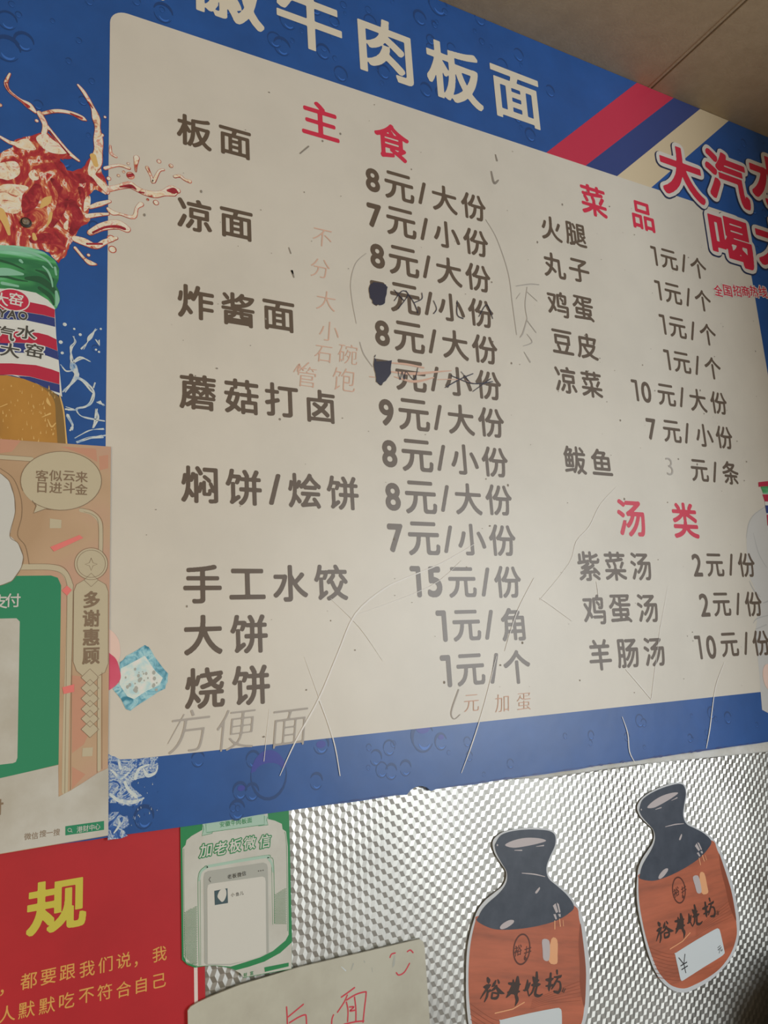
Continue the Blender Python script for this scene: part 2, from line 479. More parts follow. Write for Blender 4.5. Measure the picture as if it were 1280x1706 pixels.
# embossed metal sheet: tumbling-block relief of lozenges and slanted facets
def embossed_sheet():
    a, b = .0094 * D, .0146 * D
    w = a * .36; h = .00055
    x0, nx = -.14 * D, 176
    z_top = CZ - .165 * D; nz = 65
    y = -.0036
    v, f = [], []
    idx = {}
    def V(x, z, hh):
        k = (round(x, 6), round(z, 6))
        if k not in idx:
            idx[k] = len(v); v.append((x, y - hh, min(z, CZ + D * float(np.interp(x / D, [.55, .72, .8, 1.0, 1.34, 1.8], [-.168, -.1755, -.184, -.1855, -.199, -.214])))))
        return idx[k]
    for i in range(nx):
        x = x0 + i * a
        for j in range(nz):
            z = z_top + b - j * b - (i % 2) * b / 2
            T, B = V(x, z + b / 2, 0), V(x, z - b / 2, 0)
            R, Lc = V(x + w, z, -h), V(x - w, z, h)
            f.append([T, Lc, B, R])
            N = V(x + a, z, 0); Lu = V(x + a - w, z + b / 2, h); Ld = V(x + a - w, z - b / 2, h)
            f.append([T, R, N, Lu]); f.append([R, B, Ld, N])
    m = mat('embossed silver sheet', (.72, .71, .67, 1), .3, 1.0)
    nt = m.node_tree; N_ = nt.nodes
    tc = N_.new('ShaderNodeTexCoord'); n = N_.new('ShaderNodeTexNoise'); n.inputs['Scale'].default_value = 6; n.inputs['Detail'].default_value = 6
    r = N_.new('ShaderNodeMapRange'); r.inputs[1].default_value = .35; r.inputs[2].default_value = .7; r.inputs[3].default_value = .29; r.inputs[4].default_value = .42
    nt.links.new(tc.outputs['Object'], n.inputs['Vector']); nt.links.new(n.outputs['Fac'], r.inputs[0]); nt.links.new(r.outputs[0], N_['Principled BSDF'].inputs['Roughness'])
    return structure(link('wall_lower', v, f, m))
embossed_sheet()

# ------------------------------------------------------------------ the menu board
YB = -.012
def wx(x): return x * D
def wz(z): return CZ + z * D
board = thing('menu_board', 'large blue and white noodle menu board with prices, on the wall under the ceiling', 'menu board', (wx(.8), YB, wz(.5)))
random.seed(4)
bl = []
xs = np.linspace(-.16, 1.79, 60)
for x in xs:
    z = -.1725 - .0072 * max(0, min(1, (x - .164) / 1.18)) + random.uniform(-.0008, .0008)
    bl.append((wx(x), wz(z)))
def notch(xc, hw, dep):
    out = []
    for i in range(7):
        t = i / 6; out.append((wx(xc - hw + 2 * hw * t), wz(-.176 + dep * math.sin(math.pi * t) ** .7)))
    return out
xc = W(692, 1312)[0] / D
bl = [p for p in bl if abs(p[0] / D - xc) > .022]
k = sum(1 for p in bl if p[0] / D < xc)
bl = bl[:k] + notch(xc, .020, .009) + bl[k:]
loop = bl + [(wx(1.79), CEIL - .001), (wx(-.16), CEIL - .001)]
Layer(YB).world(loop).build('backing_panel', M['blue'], board, thick=.0075)

# printed water drops on the blue
dk, lt, vio = Layer(YB - .0002), Layer(YB - .00022), Layer(YB - .00024)
def arc(layer, c, r, a0, a1, w, k=1.15):
    pts = []
    for i in range(13):
        t = i / 12; a = math.radians(a0 + (a1 - a0) * t)
        pts.append((c[0] + r * math.cos(a), c[1] + r * k * math.sin(a), w * math.sin(math.pi * (.06 + .88 * t)) + 1e-5))
    layer.ribbon(pts, caps=False)
def drop(c, r, strong=1.0):
    a = random.uniform(40, 80)
    arc(dk, c, r, a - 60, a + random.uniform(90, 150), r * .42 * strong)
    arc(dk, c, r * .98, 190, 330, r * .16)
    arc(lt, (c[0] + r * .1, c[1] - r * .25), r * .55, 200, 330, r * .22)
def on_blue(x, z):
    return (x < .137 and not (z < .32)) or (z > .965 and not (x > .93)) or (-.165 < z < -.10 and x > .26) or (x > 1.53)
n = 0
while n < 300:
    x, z = random.uniform(-.1, 1.75), random.uniform(-.165, 1.18)
    if not on_blue(x, z): continue
    r = random.choice((.003, .004, .004, .006, .006, .009, .012))
    if z < -.1: r = min(r, .009)
    drop((wx(x), wz(z)), r * D, random.uniform(.5, 1.0)); n += 1
for px, py, r in ((730, 8, .020), (480, 35, .014), (700, 30, .013), (800, 32, .012), (470, 78, .014), (640, 120, .012), (710, 150, .012), (884, 225, .012), (917, 152, .011), (862, 140, .01), (535, 1240, .011), (400, 1318, .009), (395, 1350, .010), (240, 1362, .011), (735, 1236, .010), (652, 1286, .009), (676, 1280, .009), (1150, 1230, .006), (985, 1225, .006), (330, 1265, .008), (527, 1302, .009), (420, 1320, .009), (705, 1228, .018), (272, 22, .014), (12, 82, .016), (40, 70, .012)):
    drop(W(px, py, YB), r * D, 1.0)
# the big violet drop below the menu field
c = W(448, 1290, YB)
vio.world([(c[0] + .024 * D * math.cos(math.radians(a)), c[1] + .030 * D * math.sin(math.radians(a))) for a in range(12, 178, 8)] + [(c[0] - .018 * D * math.cos(math.radians(a)), c[1] + (.004 + .010 * math.sin(math.radians(a))) * D) for a in range(10, 180, 20)])
arc(dk, c, .024 * D, 170, 372, .004 * D, 1.25)
for q in ((535, 1240, .007), (705, 1212, .012), (735, 1228, .005), (402, 1313, .005)):
    c = W(q[0], q[1], YB); vio.disc(c, q[2] * D, 18, .7)
dp = dk.build('printed_water_drops', M['blue_dark'], board)
lt.build('drop_highlights', M['blue_light'], dp); vio.build('violet_drops', M['blue_violet'], dp)
for ch_ in dp.children: ch_.location = (0, 0, 0)

# white menu field and the diagonal stripes
Layer(YB - .0003).world(rect(wx(.1490), wz(-.0892), wx(1.511), wz(.9445), .024 * D, 8)[7:] + [(wx(.1490), wz(-.0892)), (wx(1.511), wz(-.0892))]).build('menu_field', M['vinyl'], board)
def stripe(name, x0, x1, t0, t1, m):
    Layer(YB - .0003).world([(t0[0], wz(.9445)), (t1[0], wz(.9445)), (x1[0], CEIL - .001), (x0[0], CEIL - .001)]).build(name, m, board)
s0, s1, s2 = W(911, 261, YB), W(976.5, 282.2, YB), W(1029, 299, YB)
u0, u1, u2, u3 = W(1063.4, 151, YB), W(1124, 172.3, YB), W(1168.4, 192, YB), W(1216, 211.6, YB)
s3 = (s2[0] + (u3[0] - u2[0]), 0)
stripe('red_stripe', u0, u1, s0, s1, M['crimson'])
stripe('navy_stripe', u1, u2, s1, s2, M['navy'])
stripe('cream_stripe', u2, u3, s2, s3, M['stripe_dim_cream'])

# ---- lettering
YT = YB - .0006
L = Layer(YT)
zt = W(758, 124, YT)[1]
x1, x2 = W(643.4, 84.4, YT)[0], W(861.4, 161.7, YT)[0]
st = (x2 - x1) / 2
for i, ch in enumerate('安徽牛肉板面'):
    letter(L, ch, (x1 + (i - 3) * st, zt + (.006 if i in (1, 2) else .0)), .1235 * D, 'title')
L.build('title_lettering', M['cream'], board)
for chars, pts, sz in (('主食', [(534, 200), (653.6, 236.7)], .0700), ('菜品', [(989.6, 334.7), (1071.6, 360)], .0700), ('汤类', [(1052.4, 862.9), (1142.3, 866.9)], .0720)):
    L = Layer(YT); text(L, chars, pts, sz * D, 'round'); L.build('section_heading', M['red_text'], board)

E1 = .0530 * D
for chars, pts in (
    ('板面', [(324.5, 220), (392.5, 237.7)]), ('凉面', [(324.5, 358.6), (394.8, 373.6)]),
    ('炸酱面', [(326.9, 503.9), (397.2, 515.6), (465.2, 526.4)]),
    ('蘑菇打卤', [(330.2, 653.4), (402.8, 660.5), (469.8, 666.6), (535.5, 676.9)]),
    ('焖饼/烩饼', [(333, 807.2), (406.6, 811.9), (458, 815), (508.3, 817.5), (571.6, 821.3)]),
    ('手工水饺', [(338.1, 972.7), (412.7, 972.7), (484.4, 971.7), (552.2, 970.2)]),
    ('大饼', [(339, 1057.4), (415.6, 1056)]), ('烧饼', [(341.5, 1146), (419, 1141.2)])):
    L = Layer(YT); text(L, chars, pts, E1, 'round'); L.build('dish_name', M['brown'], board)
E2 = .0535 * D
for chars, pts in (
    ('火腿', [(919, 381), (960, 390.9)]), ('丸子', [(924, 442.4), (965.7, 451)]), ('鸡蛋', [(929.9, 506.4), (972.2, 513.9)]),
    ('豆皮', [(937.8, 569.7), (978.8, 576.9)]), ('凉菜', [(943, 633), (986.3, 640.2)]), ('鲅鱼', [(958.4, 766.6), (1002.7, 769.8)]),
    ('紫菜汤', [(981.7, 943), (1025.6, 943), (1068.2, 943.6)]), ('鸡蛋汤', [(990.5, 1015.3), (1034, 1014), (1079.2, 1013.1)]),
    ('羊肠汤', [(1000.6, 1090.8), (1046.3, 1088.4), (1090.5, 1085.7)])):
    L = Layer(YT); text(L, chars, pts, E2, 'round_thin'); L.build('dish_name', M['brown'], board)

FR = [0, .2493, .4712, .6961, 1.0]
E3 = .0540 * D
for chars, a, b in (('8元/大份', (621.3, 300), (789.5, 344.5)), ('7元/小份', (624.5, 359.5), (793.3, 404)), ('8元/大份', (629.2, 426.6), (797, 462.7)),
                    ('7元/小份', (630.6, 489.5), (801.7, 521.7)), ('8元/大份', (637.2, 555), (808.3, 582.2)), ('7元/小份', (638.6, 621), (814.4, 641.7)),
                    ('9元/大份', (644.2, 687), (819, 704)), ('8元/小份', (649.4, 755.6), (825.2, 769.7)), ('8元/大份', (655, 827.4), (831.7, 833)), ('7元/小份', (659.7, 896.3), (837.8, 900))):
    L = Layer(YT); p, q = np.array(W(*a, YT)), np.array(W(*b, YT))
    for ch, t in zip(chars, FR):
        text_pt = p + (q - p) * t
        if ch in '789': letter(L, ch, text_pt, 0, 'digit', height=.040 * D, sx=.92)
        elif ch == '/': letter(L, ch, text_pt, 0, 'round', height=.041 * D, sx=1.0)
        else: letter(L, ch, text_pt, E3 * (1.10 if ch == '元' else 1.0), 'round')
    L.build('dish_price', M['brown'], board)
for chars, pts in (('15元/份', [(693.2, 968.8), (724.7, 969.3), (770.7, 970.2), (809.4, 969.3), (846.7, 969.3)]),
                   ('1元/角', [(736.3, 1042.9), (778, 1042), (815.2, 1040.5), (855, 1040.5)]),
                   ('1元/个', [(743.6, 1118), (784.7, 1115.6), (824, 1113.1), (862.2, 1110.7)])):
    L = Layer(YT); text(L, chars, pts, E3, 'round'); L.build('dish_price', M['brown'], board)
for chars, pts in (('1元/个', [(1090.3, 426), (1115.3, 432.5), (1139.6, 438.4), (1164.2, 446.6)]),
                   ('1元/个', [(1096.9, 483.4), (1122, 489.5), (1147, 495), (1171.7, 500.8)]),
                   ('1元/个', [(1104.5, 540.2), (1129.5, 546.2), (1154.5, 551), (1180, 557.2)]),
                   ('1元/个', [(1112, 599.2), (1137, 604.2), (1162, 608.5), (1188.1, 613.3)]),
                   ('10元/大份', [(1058.5, 650), (1077.2, 653.4), (1111, 658.3), (1136.3, 661.6), (1163.5, 667), (1198, 671.4)]),
                   ('7元/小份', [(1086.4, 715), (1120.2, 719), (1144.8, 721.6), (1174, 725.5), (1207.2, 728.8)]),
                   ('元/条', [(1166.1, 784), (1191.4, 786.3), (1217.7, 787.9)]),
                   ('2元/份', [(1162, 941.5), (1191.6, 941.5), (1218.5, 940.6), (1244.4, 941)]),
                   ('2元/份', [(1174.3, 1008), (1203, 1007), (1230, 1006), (1256, 1006)]),
                   ('10元/份', [(1164.2, 1078.6), (1185.5, 1078), (1216, 1074), (1243.4, 1071.6), (1268.7, 1071)])):
    L = Layer(YT); text(L, chars, pts, .0510 * D, 'round_thin'); L.build('dish_price', M['brown'], board)

# ---- slogan at the right edge
SL = [('大', 1136.3, 288, 70, 86), ('汽', 1212, 297.5, 68, 84), ('水', 1286, 304, 70, 84), ('喝', 1219.7, 402, 68, 80), ('大', 1296, 408, 70, 82), ('窑', 1374, 414, 70, 82)]
sl = None
for style, yo, m, nm, dx, dz in (('halo_big', .0002, 'slogan_edge', 'slogan_edge', -.0022, -.0024), ('halo', .0004, 'slogan_white', 'slogan_outline', 0, 0), ('bold', .0006, 'slogan_red', 'slogan_lettering', 0, 0)):
    L = Layer(YB - .0006 - yo)
    for ch, px, py, w_, h_ in SL: letter_box(L, ch, px, py, w_ * .90, h_ * .90, style, dx=dx * D, dz=dz * D)
    o = L.build(nm, M[m], board)
L = Layer(YB - .0010); L2 = Layer(YB - .0012)
HP = [(1197.2, 484), (1212.8, 484.4), (1228.6, 484.6), (1243, 485.5), (1256.7, 485.5), (1271.4, 486)]
for ch, p in zip('全国招商热线', HP):
    letter_box(L, ch, *p, 13.5, 17, 'halo_small'); letter_box(L2, ch, *p, 13.2, 17, 'semi')
ho = L.build('hotline_outline', M['slogan_white'], board); L2.build('hotline_lettering', M['slogan_red'], board)

# ---- printed soda bottle and splash (left)
YS = YB - .0006
cS = crop(0, 100, 4); cB = crop(0, 400, 5.017); cWt = crop(0, 360, 4)
bot = Layer(YS)
neck = cB([(-260, 60), (-80, 45), (0, 42), (120, 45), (250, 60), (370, 100), (460, 170), (495, 240), (490, 330), (470, 380), (495, 430), (502, 490), (480, 560), (440, 600), (200, 600), (-260, 600)])
L = Layer(YS - .0003).poly(neck); bottle = L.build('printed_bottle', M['glass_green'], board)
def sub(L, nm, m):
    o = L.build(nm, M[m], bottle); o.location = (0, 0, 0); return o
L = Layer(YS - .0004)
for pts in ([(-200, 330, 30), (0, 300, 26), (140, 330, 20), (230, 345, 8)], [(0, 170, 24), (100, 200, 20), (200, 245, 10)], [(220, 320, 30), (330, 330, 60), (420, 390, 50), (470, 450, 30)], [(330, 400, 30), (420, 470, 40), (450, 540, 14)], [(300, 250, 12), (380, 280, 30), (430, 330, 40)]):
    L.stroke(cB(pts))
sub(L, 'dark_glass_streaks', 'glass_dark')
L = Layer(YS - .0005)
for pts in ([(-100, 75, 40), (60, 70, 40), (230, 95, 30), (380, 160, 20), (440, 230, 10)], [(-100, 270, 60), (60, 265, 70), (190, 285, 20)], [(360, 220, 14), (400, 260, 18), (430, 330, 16), (440, 390, 10)], [(470, 430, 20), (480, 500, 34), (470, 550, 14)], [(20, 360, 30), (150, 385, 20)], [(170, 170, 26), (185, 185, 20)], [(460, 230, 20), (470, 290, 16)]):
    L.stroke(cB(pts))
sub(L, 'pale_glass_streaks', 'glass_pale')
lab = cB([(-260, 420), (0, 405), (150, 412), (300, 440), (400, 500), (458, 565), (470, 800), (490, 1000), (520, 1310), (400, 1250), (250, 1170), (100, 1130), (-260, 1110)])
sub(Layer(YS - .0006).poly(lab), 'label_band', 'label_white')
def band(L, top, bot): L.poly(cB(top + bot[::-1]))
L = Layer(YS - .0008)
band(L, [(-200, 470), (235, 515), (380, 545), (458, 580)], [(-200, 560), (225, 603), (360, 625), (458, 650)])
band(L, [(-200, 740), (320, 775), (400, 795), (472, 830)], [(-200, 840), (300, 865), (390, 890), (480, 925)])
band(L, [(-200, 1030), (100, 1030), (300, 1045), (430, 1080), (497, 1105)], [(-200, 1130), (100, 1125), (250, 1140), (400, 1180), (497, 1205)])
sub(L, 'red_label_stripes', 'label_red')
L = Layer(YS - .0008)
band(L, [(-200, 563), (225, 605), (360, 627), (458, 652)], [(-200, 650), (220, 670), (360, 700), (462, 725)])
band(L, [(-200, 842), (300, 867), (390, 892), (482, 927)], [(-200, 930), (300, 945), (390, 965), (490, 1002)])
band(L, [(150, 1135), (250, 1142), (400, 1182), (498, 1207)], [(190, 1160), (300, 1195), (410, 1250), (500, 1278)])
sub(L, 'blue_label_stripes', 'label_blue')
drink = cB([(-260, 1130), (60, 1130), (200, 1160), (330, 1210), (430, 1270), (500, 1340), (525, 1450), (545, 1600), (560, 1760), (-260, 1760)])
sub(Layer(YS - .0010).poly(drink), 'drink', 'amber')
L = Layer(YS - .0011)
L.stroke(cB([(330, 1215, 4), (430, 1275, 30), (490, 1360, 60), (505, 1500, 70), (520, 1720, 70)]))
sub(L, 'drink_edge', 'amber_dark')
L = Layer(YS - .0013); random.seed(8)
L.stroke(cB([(500, 1300, 10), (530, 1420, 12), (545, 1560, 10), (560, 1740, 14)]))
for i in range(60):
    x, y = random.uniform(-20, 470), random.uniform(1200, 1680); h = random.uniform(6, 30)
    L.stroke(cB([(x, y, 2), (x + random.uniform(-3, 3), y + h, random.uniform(5, 11))]), n=1)
for pts in ([(395, 1320, 8), (400, 1350, 26), (420, 1380, 14)], [(350, 1480, 5), (420, 1450, 16)], [(400, 1500, 8), (430, 1560, 14), (465, 1530, 8)], [(0, 1395, 6), (60, 1370, 8)]):
    L.stroke(cB(pts))
sub(L, 'drink_bubbles', 'bubble')
# bottle emblem and words
L = Layer(YS - .0009)
c = W(*cB([(110, 500)])[0][:2], L.y)
L.world([(c[0] + .0190 * D * math.cos(t), c[1] + .0152 * D * math.sin(t)) for t in np.linspace(0, 6.28, 40)[:-1]])
for ch, p in zip('大汽水喝大窑', ((-115, 770), (40, 775), (222, 770), (-95, 915), (85, 920), (290, 925))):
    letter(L, ch, W(*cB([p])[0][:2], L.y), em(30, 560, 24), 'halo_small', ang=-.06, sx=1.2)
for ch, p in zip('DAYAO', ((-120, 605), (-50, 608), (20, 612), (102, 622), (192, 632))):
    letter(L, ch, W(*cB([p])[0][:2], L.y), 0, 'halo_small', height=em(20, 520, 13), sx=.9, ang=-.08)
sub(L, 'label_word_outline', 'label_white')
L = Layer(YS - .0011); L.world([(c[0] + .0176 * D * math.cos(t), c[1] + .0136 * D * math.sin(t)) for t in np.linspace(0, 6.28, 40)[:-1]])
L.poly(cB([(0, 860), (20, 815), (45, 820), (90, 862)])); sub(L, 'label_emblem', 'crimson')
L = Layer(YS - .0013)
for ch, p in zip('大窑', ((10, 490), (135, 495))): letter(L, ch, W(*cB([p])[0][:2], L.y), em(20, 500, 22), 'semi', ang=-.05)
sub(L, 'emblem_lettering', 'label_white')
L = Layer(YS - .0013)
for ch, p in zip('大汽水喝大窑', ((-115, 770), (40, 775), (222, 770), (-95, 915), (85, 920), (290, 925))):
    letter(L, ch, W(*cB([p])[0][:2], L.y), em(30, 560, 24), 'semi', ang=-.06, sx=1.2)
for ch, p in zip('DAYAO', ((-120, 605), (-50, 608), (20, 612), (102, 622), (192, 632))):
    letter(L, ch, W(*cB([p])[0][:2], L.y), 0, 'bold', height=em(20, 520, 13), sx=.9, ang=-.08)
sub(L, 'label_lettering', 'dark_print')

random.seed(21)
def ragged(pts, amp, n=3):
    out = []
    for i, p in enumerate(pts):
        q = pts[(i + 1) % len(pts)]
        for j in range(n):
            t = j / n; out.append((p[0] + (q[0] - p[0]) * t + random.uniform(-amp, amp), p[1] + (q[1] - p[1]) * t + random.uniform(-amp, amp)))
    return out
YP = YB - .0006
mass = [(-200, 640), (0, 620), (80, 590), (110, 520), (190, 515), (235, 490), (300, 480), (360, 530), (450, 610), (480, 660), (430, 665), (400, 655), (420, 710), (470, 745), (540, 720), (600, 640), (680, 650), (665, 720), (722, 830), (710, 890), (620, 860), (570, 930), (590, 1000), (600, 1070), (540, 1120), (500, 1180), (470, 1240), (440, 1290), (400, 1350), (330, 1290), (250, 1260), (0, 1250), (-200, 1250)]
spl = Layer(YP).poly(cS(ragged(mass, 9))).build('printed_splash', M['splash'], board)
def subs(L, nm, m):
    o = L.build(nm, M[m], spl); o.location = (0, 0, 0); return o
L = Layer(YP - .0001); LU = Layer(YP - .00002)
for pts in ([(65, 90, 10), (40, 150, 20), (62, 205, 16), (130, 260, 14), (190, 300, 40), (235, 345, 16)],
            [(265, 360, 18), (370, 338, 22), (470, 350, 20), (545, 385, 30), (572, 400, 8)], [(262, 352, 30), (300, 430, 30), (292, 490, 30)], [(300, 420, 14), (345, 480, 18), (440, 600, 26), (525, 670, 12)],
            [(520, 165, 10), (560, 215, 20), (615, 310, 20), (640, 385, 46), (650, 450, 30), (655, 530, 55), (655, 600, 48), (640, 680, 70), (612, 760, 44), (680, 830, 44), (715, 880, 25)],
            [(715, 860, 38), (790, 845, 30), (860, 830, 44), (900, 850, 34), (960, 880, 34), (1030, 895, 42), (1090, 885, 38), (1150, 870, 70), (1185, 870, 30)],
            [(600, 1150, 35), (680, 1110, 50), (780, 1095, 62), (845, 1125, 44)], [(500, 1190, 40), (560, 1210, 50), (640, 1240, 34), (700, 1210, 32), (775, 1185, 18)],
            [(500, 1250, 16), (560, 1320, 16), (600, 1350, 30), (640, 1360, 10)], [(720, 990, 18), (750, 1015, 30), (800, 1025, 12), (890, 1045, 22), (912, 985, 16), (940, 960, 30)],
            [(910, 650, 32), (905, 700, 16), (905, 740, 6)], [(700, 720, 20), (790, 700, 14), (860, 720, 16)], [(600, 980, 20), (660, 960, 30), (730, 940, 18)], [(580, 1040, 30), (650, 1030, 24), (720, 1025, 14)],
            [(0, 510, 14), (60, 545, 22), (110, 560, 30)], [(735, 570, 6), (740, 620, 14), (775, 645, 8)], [(1165, 775, 16), (1200, 772, 16), (1230, 795, 12), (1265, 808, 20)], [(980, 715, 18), (1010, 780, 10), (1022, 810, 20), (1060, 740, 12), (1090, 730, 10)]):
    L.stroke(cS(pts)); LU.stroke(cS([(p[0] + 1, p[1] + 2, p[2] + 7) for p in pts]))
for x, y, r in ((870, 770, 28), (1060, 675, 16), (1140, 705, 16), (790, 770, 11), (725, 790, 16), (1040, 950, 20), (985, 930, 10), (750, 1262, 26), (740, 1190, 26), (590, 1300, 12), (700, 380, 10), (680, 500, 14), (855, 690, 10), (825, 745, 10), (0, 300, 14), (245, 405, 12)):
    c = W(*cS([(x, y)])[0][:2], L.y); L.disc(c, r / 4 * .00062 * D, 14); LU.disc(c, r / 4 * .00082 * D, 14)
subs(L, 'splash_tendrils', 'splash_pale'); subs(LU, 'tendril_edges', 'splash_edge')
L = Layer(YP - .0002)
for pts in ([(35, 150, 8), (60, 205, 7), (130, 262, 8), (190, 310, 22)], [(470, 355, 8), (545, 388, 18)], [(330, 470, 8), (400, 560, 10), (460, 630, 12)], [(590, 280, 10), (618, 320, 8)], [(800, 845, 10), (870, 840, 26), (905, 860, 12)], [(930, 880, 14), (960, 885, 10)], [(1120, 870, 18), (1160, 872, 44), (1180, 880, 18)], [(620, 1150, 14), (700, 1115, 16), (780, 1110, 22), (830, 1125, 20)], [(580, 1225, 14), (680, 1225, 14)], [(860, 770, 26), (885, 765, 20)],
            [(460, 760, 40), (520, 790, 70), (590, 790, 50), (640, 830, 20)], [(350, 800, 30), (420, 900, 60), (400, 1000, 60), (340, 1100, 40)], [(480, 950, 50), (520, 1050, 70), (480, 1150, 40)], [(250, 850, 60), (200, 950, 90), (160, 1010, 30)], [(340, 640, 20), (400, 700, 50), (440, 760, 30)], [(220, 1200, 50), (330, 1190, 80), (420, 1250, 40)], [(540, 860, 40), (560, 960, 30)]):
    L.stroke(cS(pts))
subs(L, 'deep_red_streaks', 'splash_deep')
L = Layer(YP - .0002)
for pts in ([(240, 520), (300, 488), (350, 530), (450, 600), (430, 625), (350, 620), (290, 590)], [(110, 545), (180, 525), (240, 590), (200, 600), (110, 580)], [(-100, 720), (60, 675), (120, 690), (130, 760), (60, 800), (0, 790), (-100, 800)], [(0, 840), (120, 830), (190, 850), (150, 900), (130, 1010), (60, 1020), (0, 980)], [(565, 930), (600, 905), (600, 970), (560, 1010)], [(430, 1085), (455, 1070), (450, 1130), (425, 1120)], [(190, 760), (230, 730), (260, 790), (215, 800)]):
    L.poly(cS(pts), 4)
subs(L, 'pale_foam_patches', 'splash_pale')
L = Layer(YP - .0003)
for pts in ([(270, 985, 10), (310, 940, 50), (340, 910, 10)], [(340, 1020, 20), (330, 1070, 20), (310, 1110, 6)], [(0, 1010, 60), (40, 1090, 40), (60, 1160, 20)], [(225, 1160, 20), (232, 1190, 30)], [(620, 640, 40), (640, 700, 30)]):
    L.stroke(cS(pts))
subs(L, 'amber_glints', 'bubble')

# water streaks beside and below the bottle
L = Layer(YP)
WSP = ([(490, 800, 14), (500, 840, 16), (470, 880, 30), (480, 950, 26), (485, 1010, 44), (500, 1070, 44), (430, 1165, 26)], [(500, 1070, 26), (560, 1095, 34), (605, 1150, 34), (620, 1200, 26), (590, 1265, 22), (510, 1285, 20), (540, 1330, 16), (600, 1350, 16), (690, 1365, 18)], [(480, 985, 30), (540, 940, 34), (600, 970, 12)], [(405, 990, 8), (440, 1030, 14), (480, 1030, 12)],
       [(550, 880, 26), (580, 845, 14), (600, 800, 30), (640, 755, 16)], [(650, 830, 30), (665, 860, 14)], [(660, 1240, 30), (690, 1260, 20)], [(640, 1290, 20), (650, 1350, 34), (620, 1410, 20)], [(450, 1330, 30), (490, 1395, 20), (470, 1420, 40)], [(450, 1280, 40), (500, 1290, 20)], [(500, 1480, 10), (600, 1430, 14), (690, 1420, 16)], [(520, 1510, 30), (600, 1480, 24), (690, 1470, 30)], [(620, 1140, 20), (635, 1110, 14)])
random.seed(17)
for pts in WSP:
    for k in range(4):
        L.stroke(cWt([(p[0] + random.uniform(-.45, .45) * p[2], p[1] + random.uniform(-.3, .3) * p[2], p[2] * random.uniform(.12, .42)) for p in pts]))
for x, y, r in ((432, 722, 10), (495, 752, 6), (535, 790, 8), (405, 840, 10), (415, 912, 8), (672, 752, 6), (640, 890, 6), (660, 905, 6)):
    L.disc(W(*cWt([(x, y)])[0][:2], L.y), r / 4 * .00098 * D, 10)
L.build('printed_water_streaks', M['water_line'], board)
cI = crop(170, 1040, 4.4875)
L = Layer(YB - .0006)
L.poly(cI(ragged([(40, 970), (80, 985), (130, 1005), (260, 1003), (420, 990), (420, 1060), (400, 1130), (340, 1140), (260, 1160), (210, 1190), (250, 1240), (310, 1300), (300, 1340), (240, 1360), (150, 1350), (60, 1330), (40, 1330)], 7)))
L.poly(cI(ragged([(40, 1400), (120, 1410), (190, 1440), (200, 1500), (160, 1540), (190, 1585), (40, 1620)], 8)))
random.seed(5)
for i in range(70):
    x, y = random.uniform(210, 440), random.uniform(1120, 1500)
    if random.random() < (x - 150) / 330: continue
    L.stroke(cI([(x, y, 3), (x + random.uniform(-3, 3), y + random.uniform(4, 18), random.uniform(4, 9))]), n=1)
ws = L.build('printed_water_splash', M['water'], board)
L = Layer(YB - .0008)
for pts in ([(310, 1080, 10), (340, 1130, 30), (400, 1110, 16), (415, 1060, 8)], [(250, 1150, 30), (280, 1080, 22), (350, 1050, 10)], [(60, 1270, 20), (130, 1320, 26), (230, 1330, 30), (310, 1300, 14)], [(170, 1180, 20), (200, 1240, 24), (260, 1290, 26)], [(80, 1100, 16), (140, 1150, 20), (200, 1110, 14)], [(90, 1560, 10), (130, 1500, 20), (120, 1450, 14)], [(150, 1590, 12), (160, 1550, 16)], [(120, 1010, 16), (140, 1080, 18)]):
    L.stroke(cI(pts))
o = L.build('foam_streaks', M['water_line'], ws); o.location = (0, 0, 0)

# printed ice cube and the fingertip behind the payment card
L = Layer(YB - .0008)
L.poly(cI(ragged([(135, 285), (180, 240), (265, 190), (320, 155), (350, 170), (390, 240), (440, 305), (495, 370), (490, 430), (470, 480), (380, 530), (290, 590), (210, 645), (175, 635), (145, 560), (110, 520), (80, 480), (130, 440)], 3, 2)))
ice = L.build('printed_ice_cube', M['ice'], board)
L = Layer(YB - .0010).poly(cI([(140, 330), (200, 300), (320, 235), (350, 280), (400, 350), (455, 400), (430, 455), (330, 500), (240, 560), (190, 540), (130, 450)]))
o = L.build('ice_face', M['ice_face'], ice); o.location = (0, 0, 0)
L = Layer(YB - .0012); random.seed(2)
for i in range(26):
    x, y = random.uniform(170, 410), random.uniform(310, 500)
    L.disc(W(*cI([(x, y)])[0][:2], L.y), random.uniform(.0006, .0022) * D, 9, 1.3)
o = L.build('ice_bubbles', M['grey_print'], ice); o.location = (0, 0, 0)
L = Layer(YB - .0011).poly(cI([(0, 20), (60, 40), (110, 90), (133, 150), (135, 240), (100, 290), (0, 300)]), 4)
fin = L.build('printed_finger', M['skin'], board)
L = Layer(YB - .0013).poly(cI([(0, 180), (60, 220), (105, 260), (130, 330), (140, 400), (110, 450), (50, 495), (0, 510)]), 4)
o = L.build('finger_nail', M['nail'], fin); o.location = (0, 0, 0)

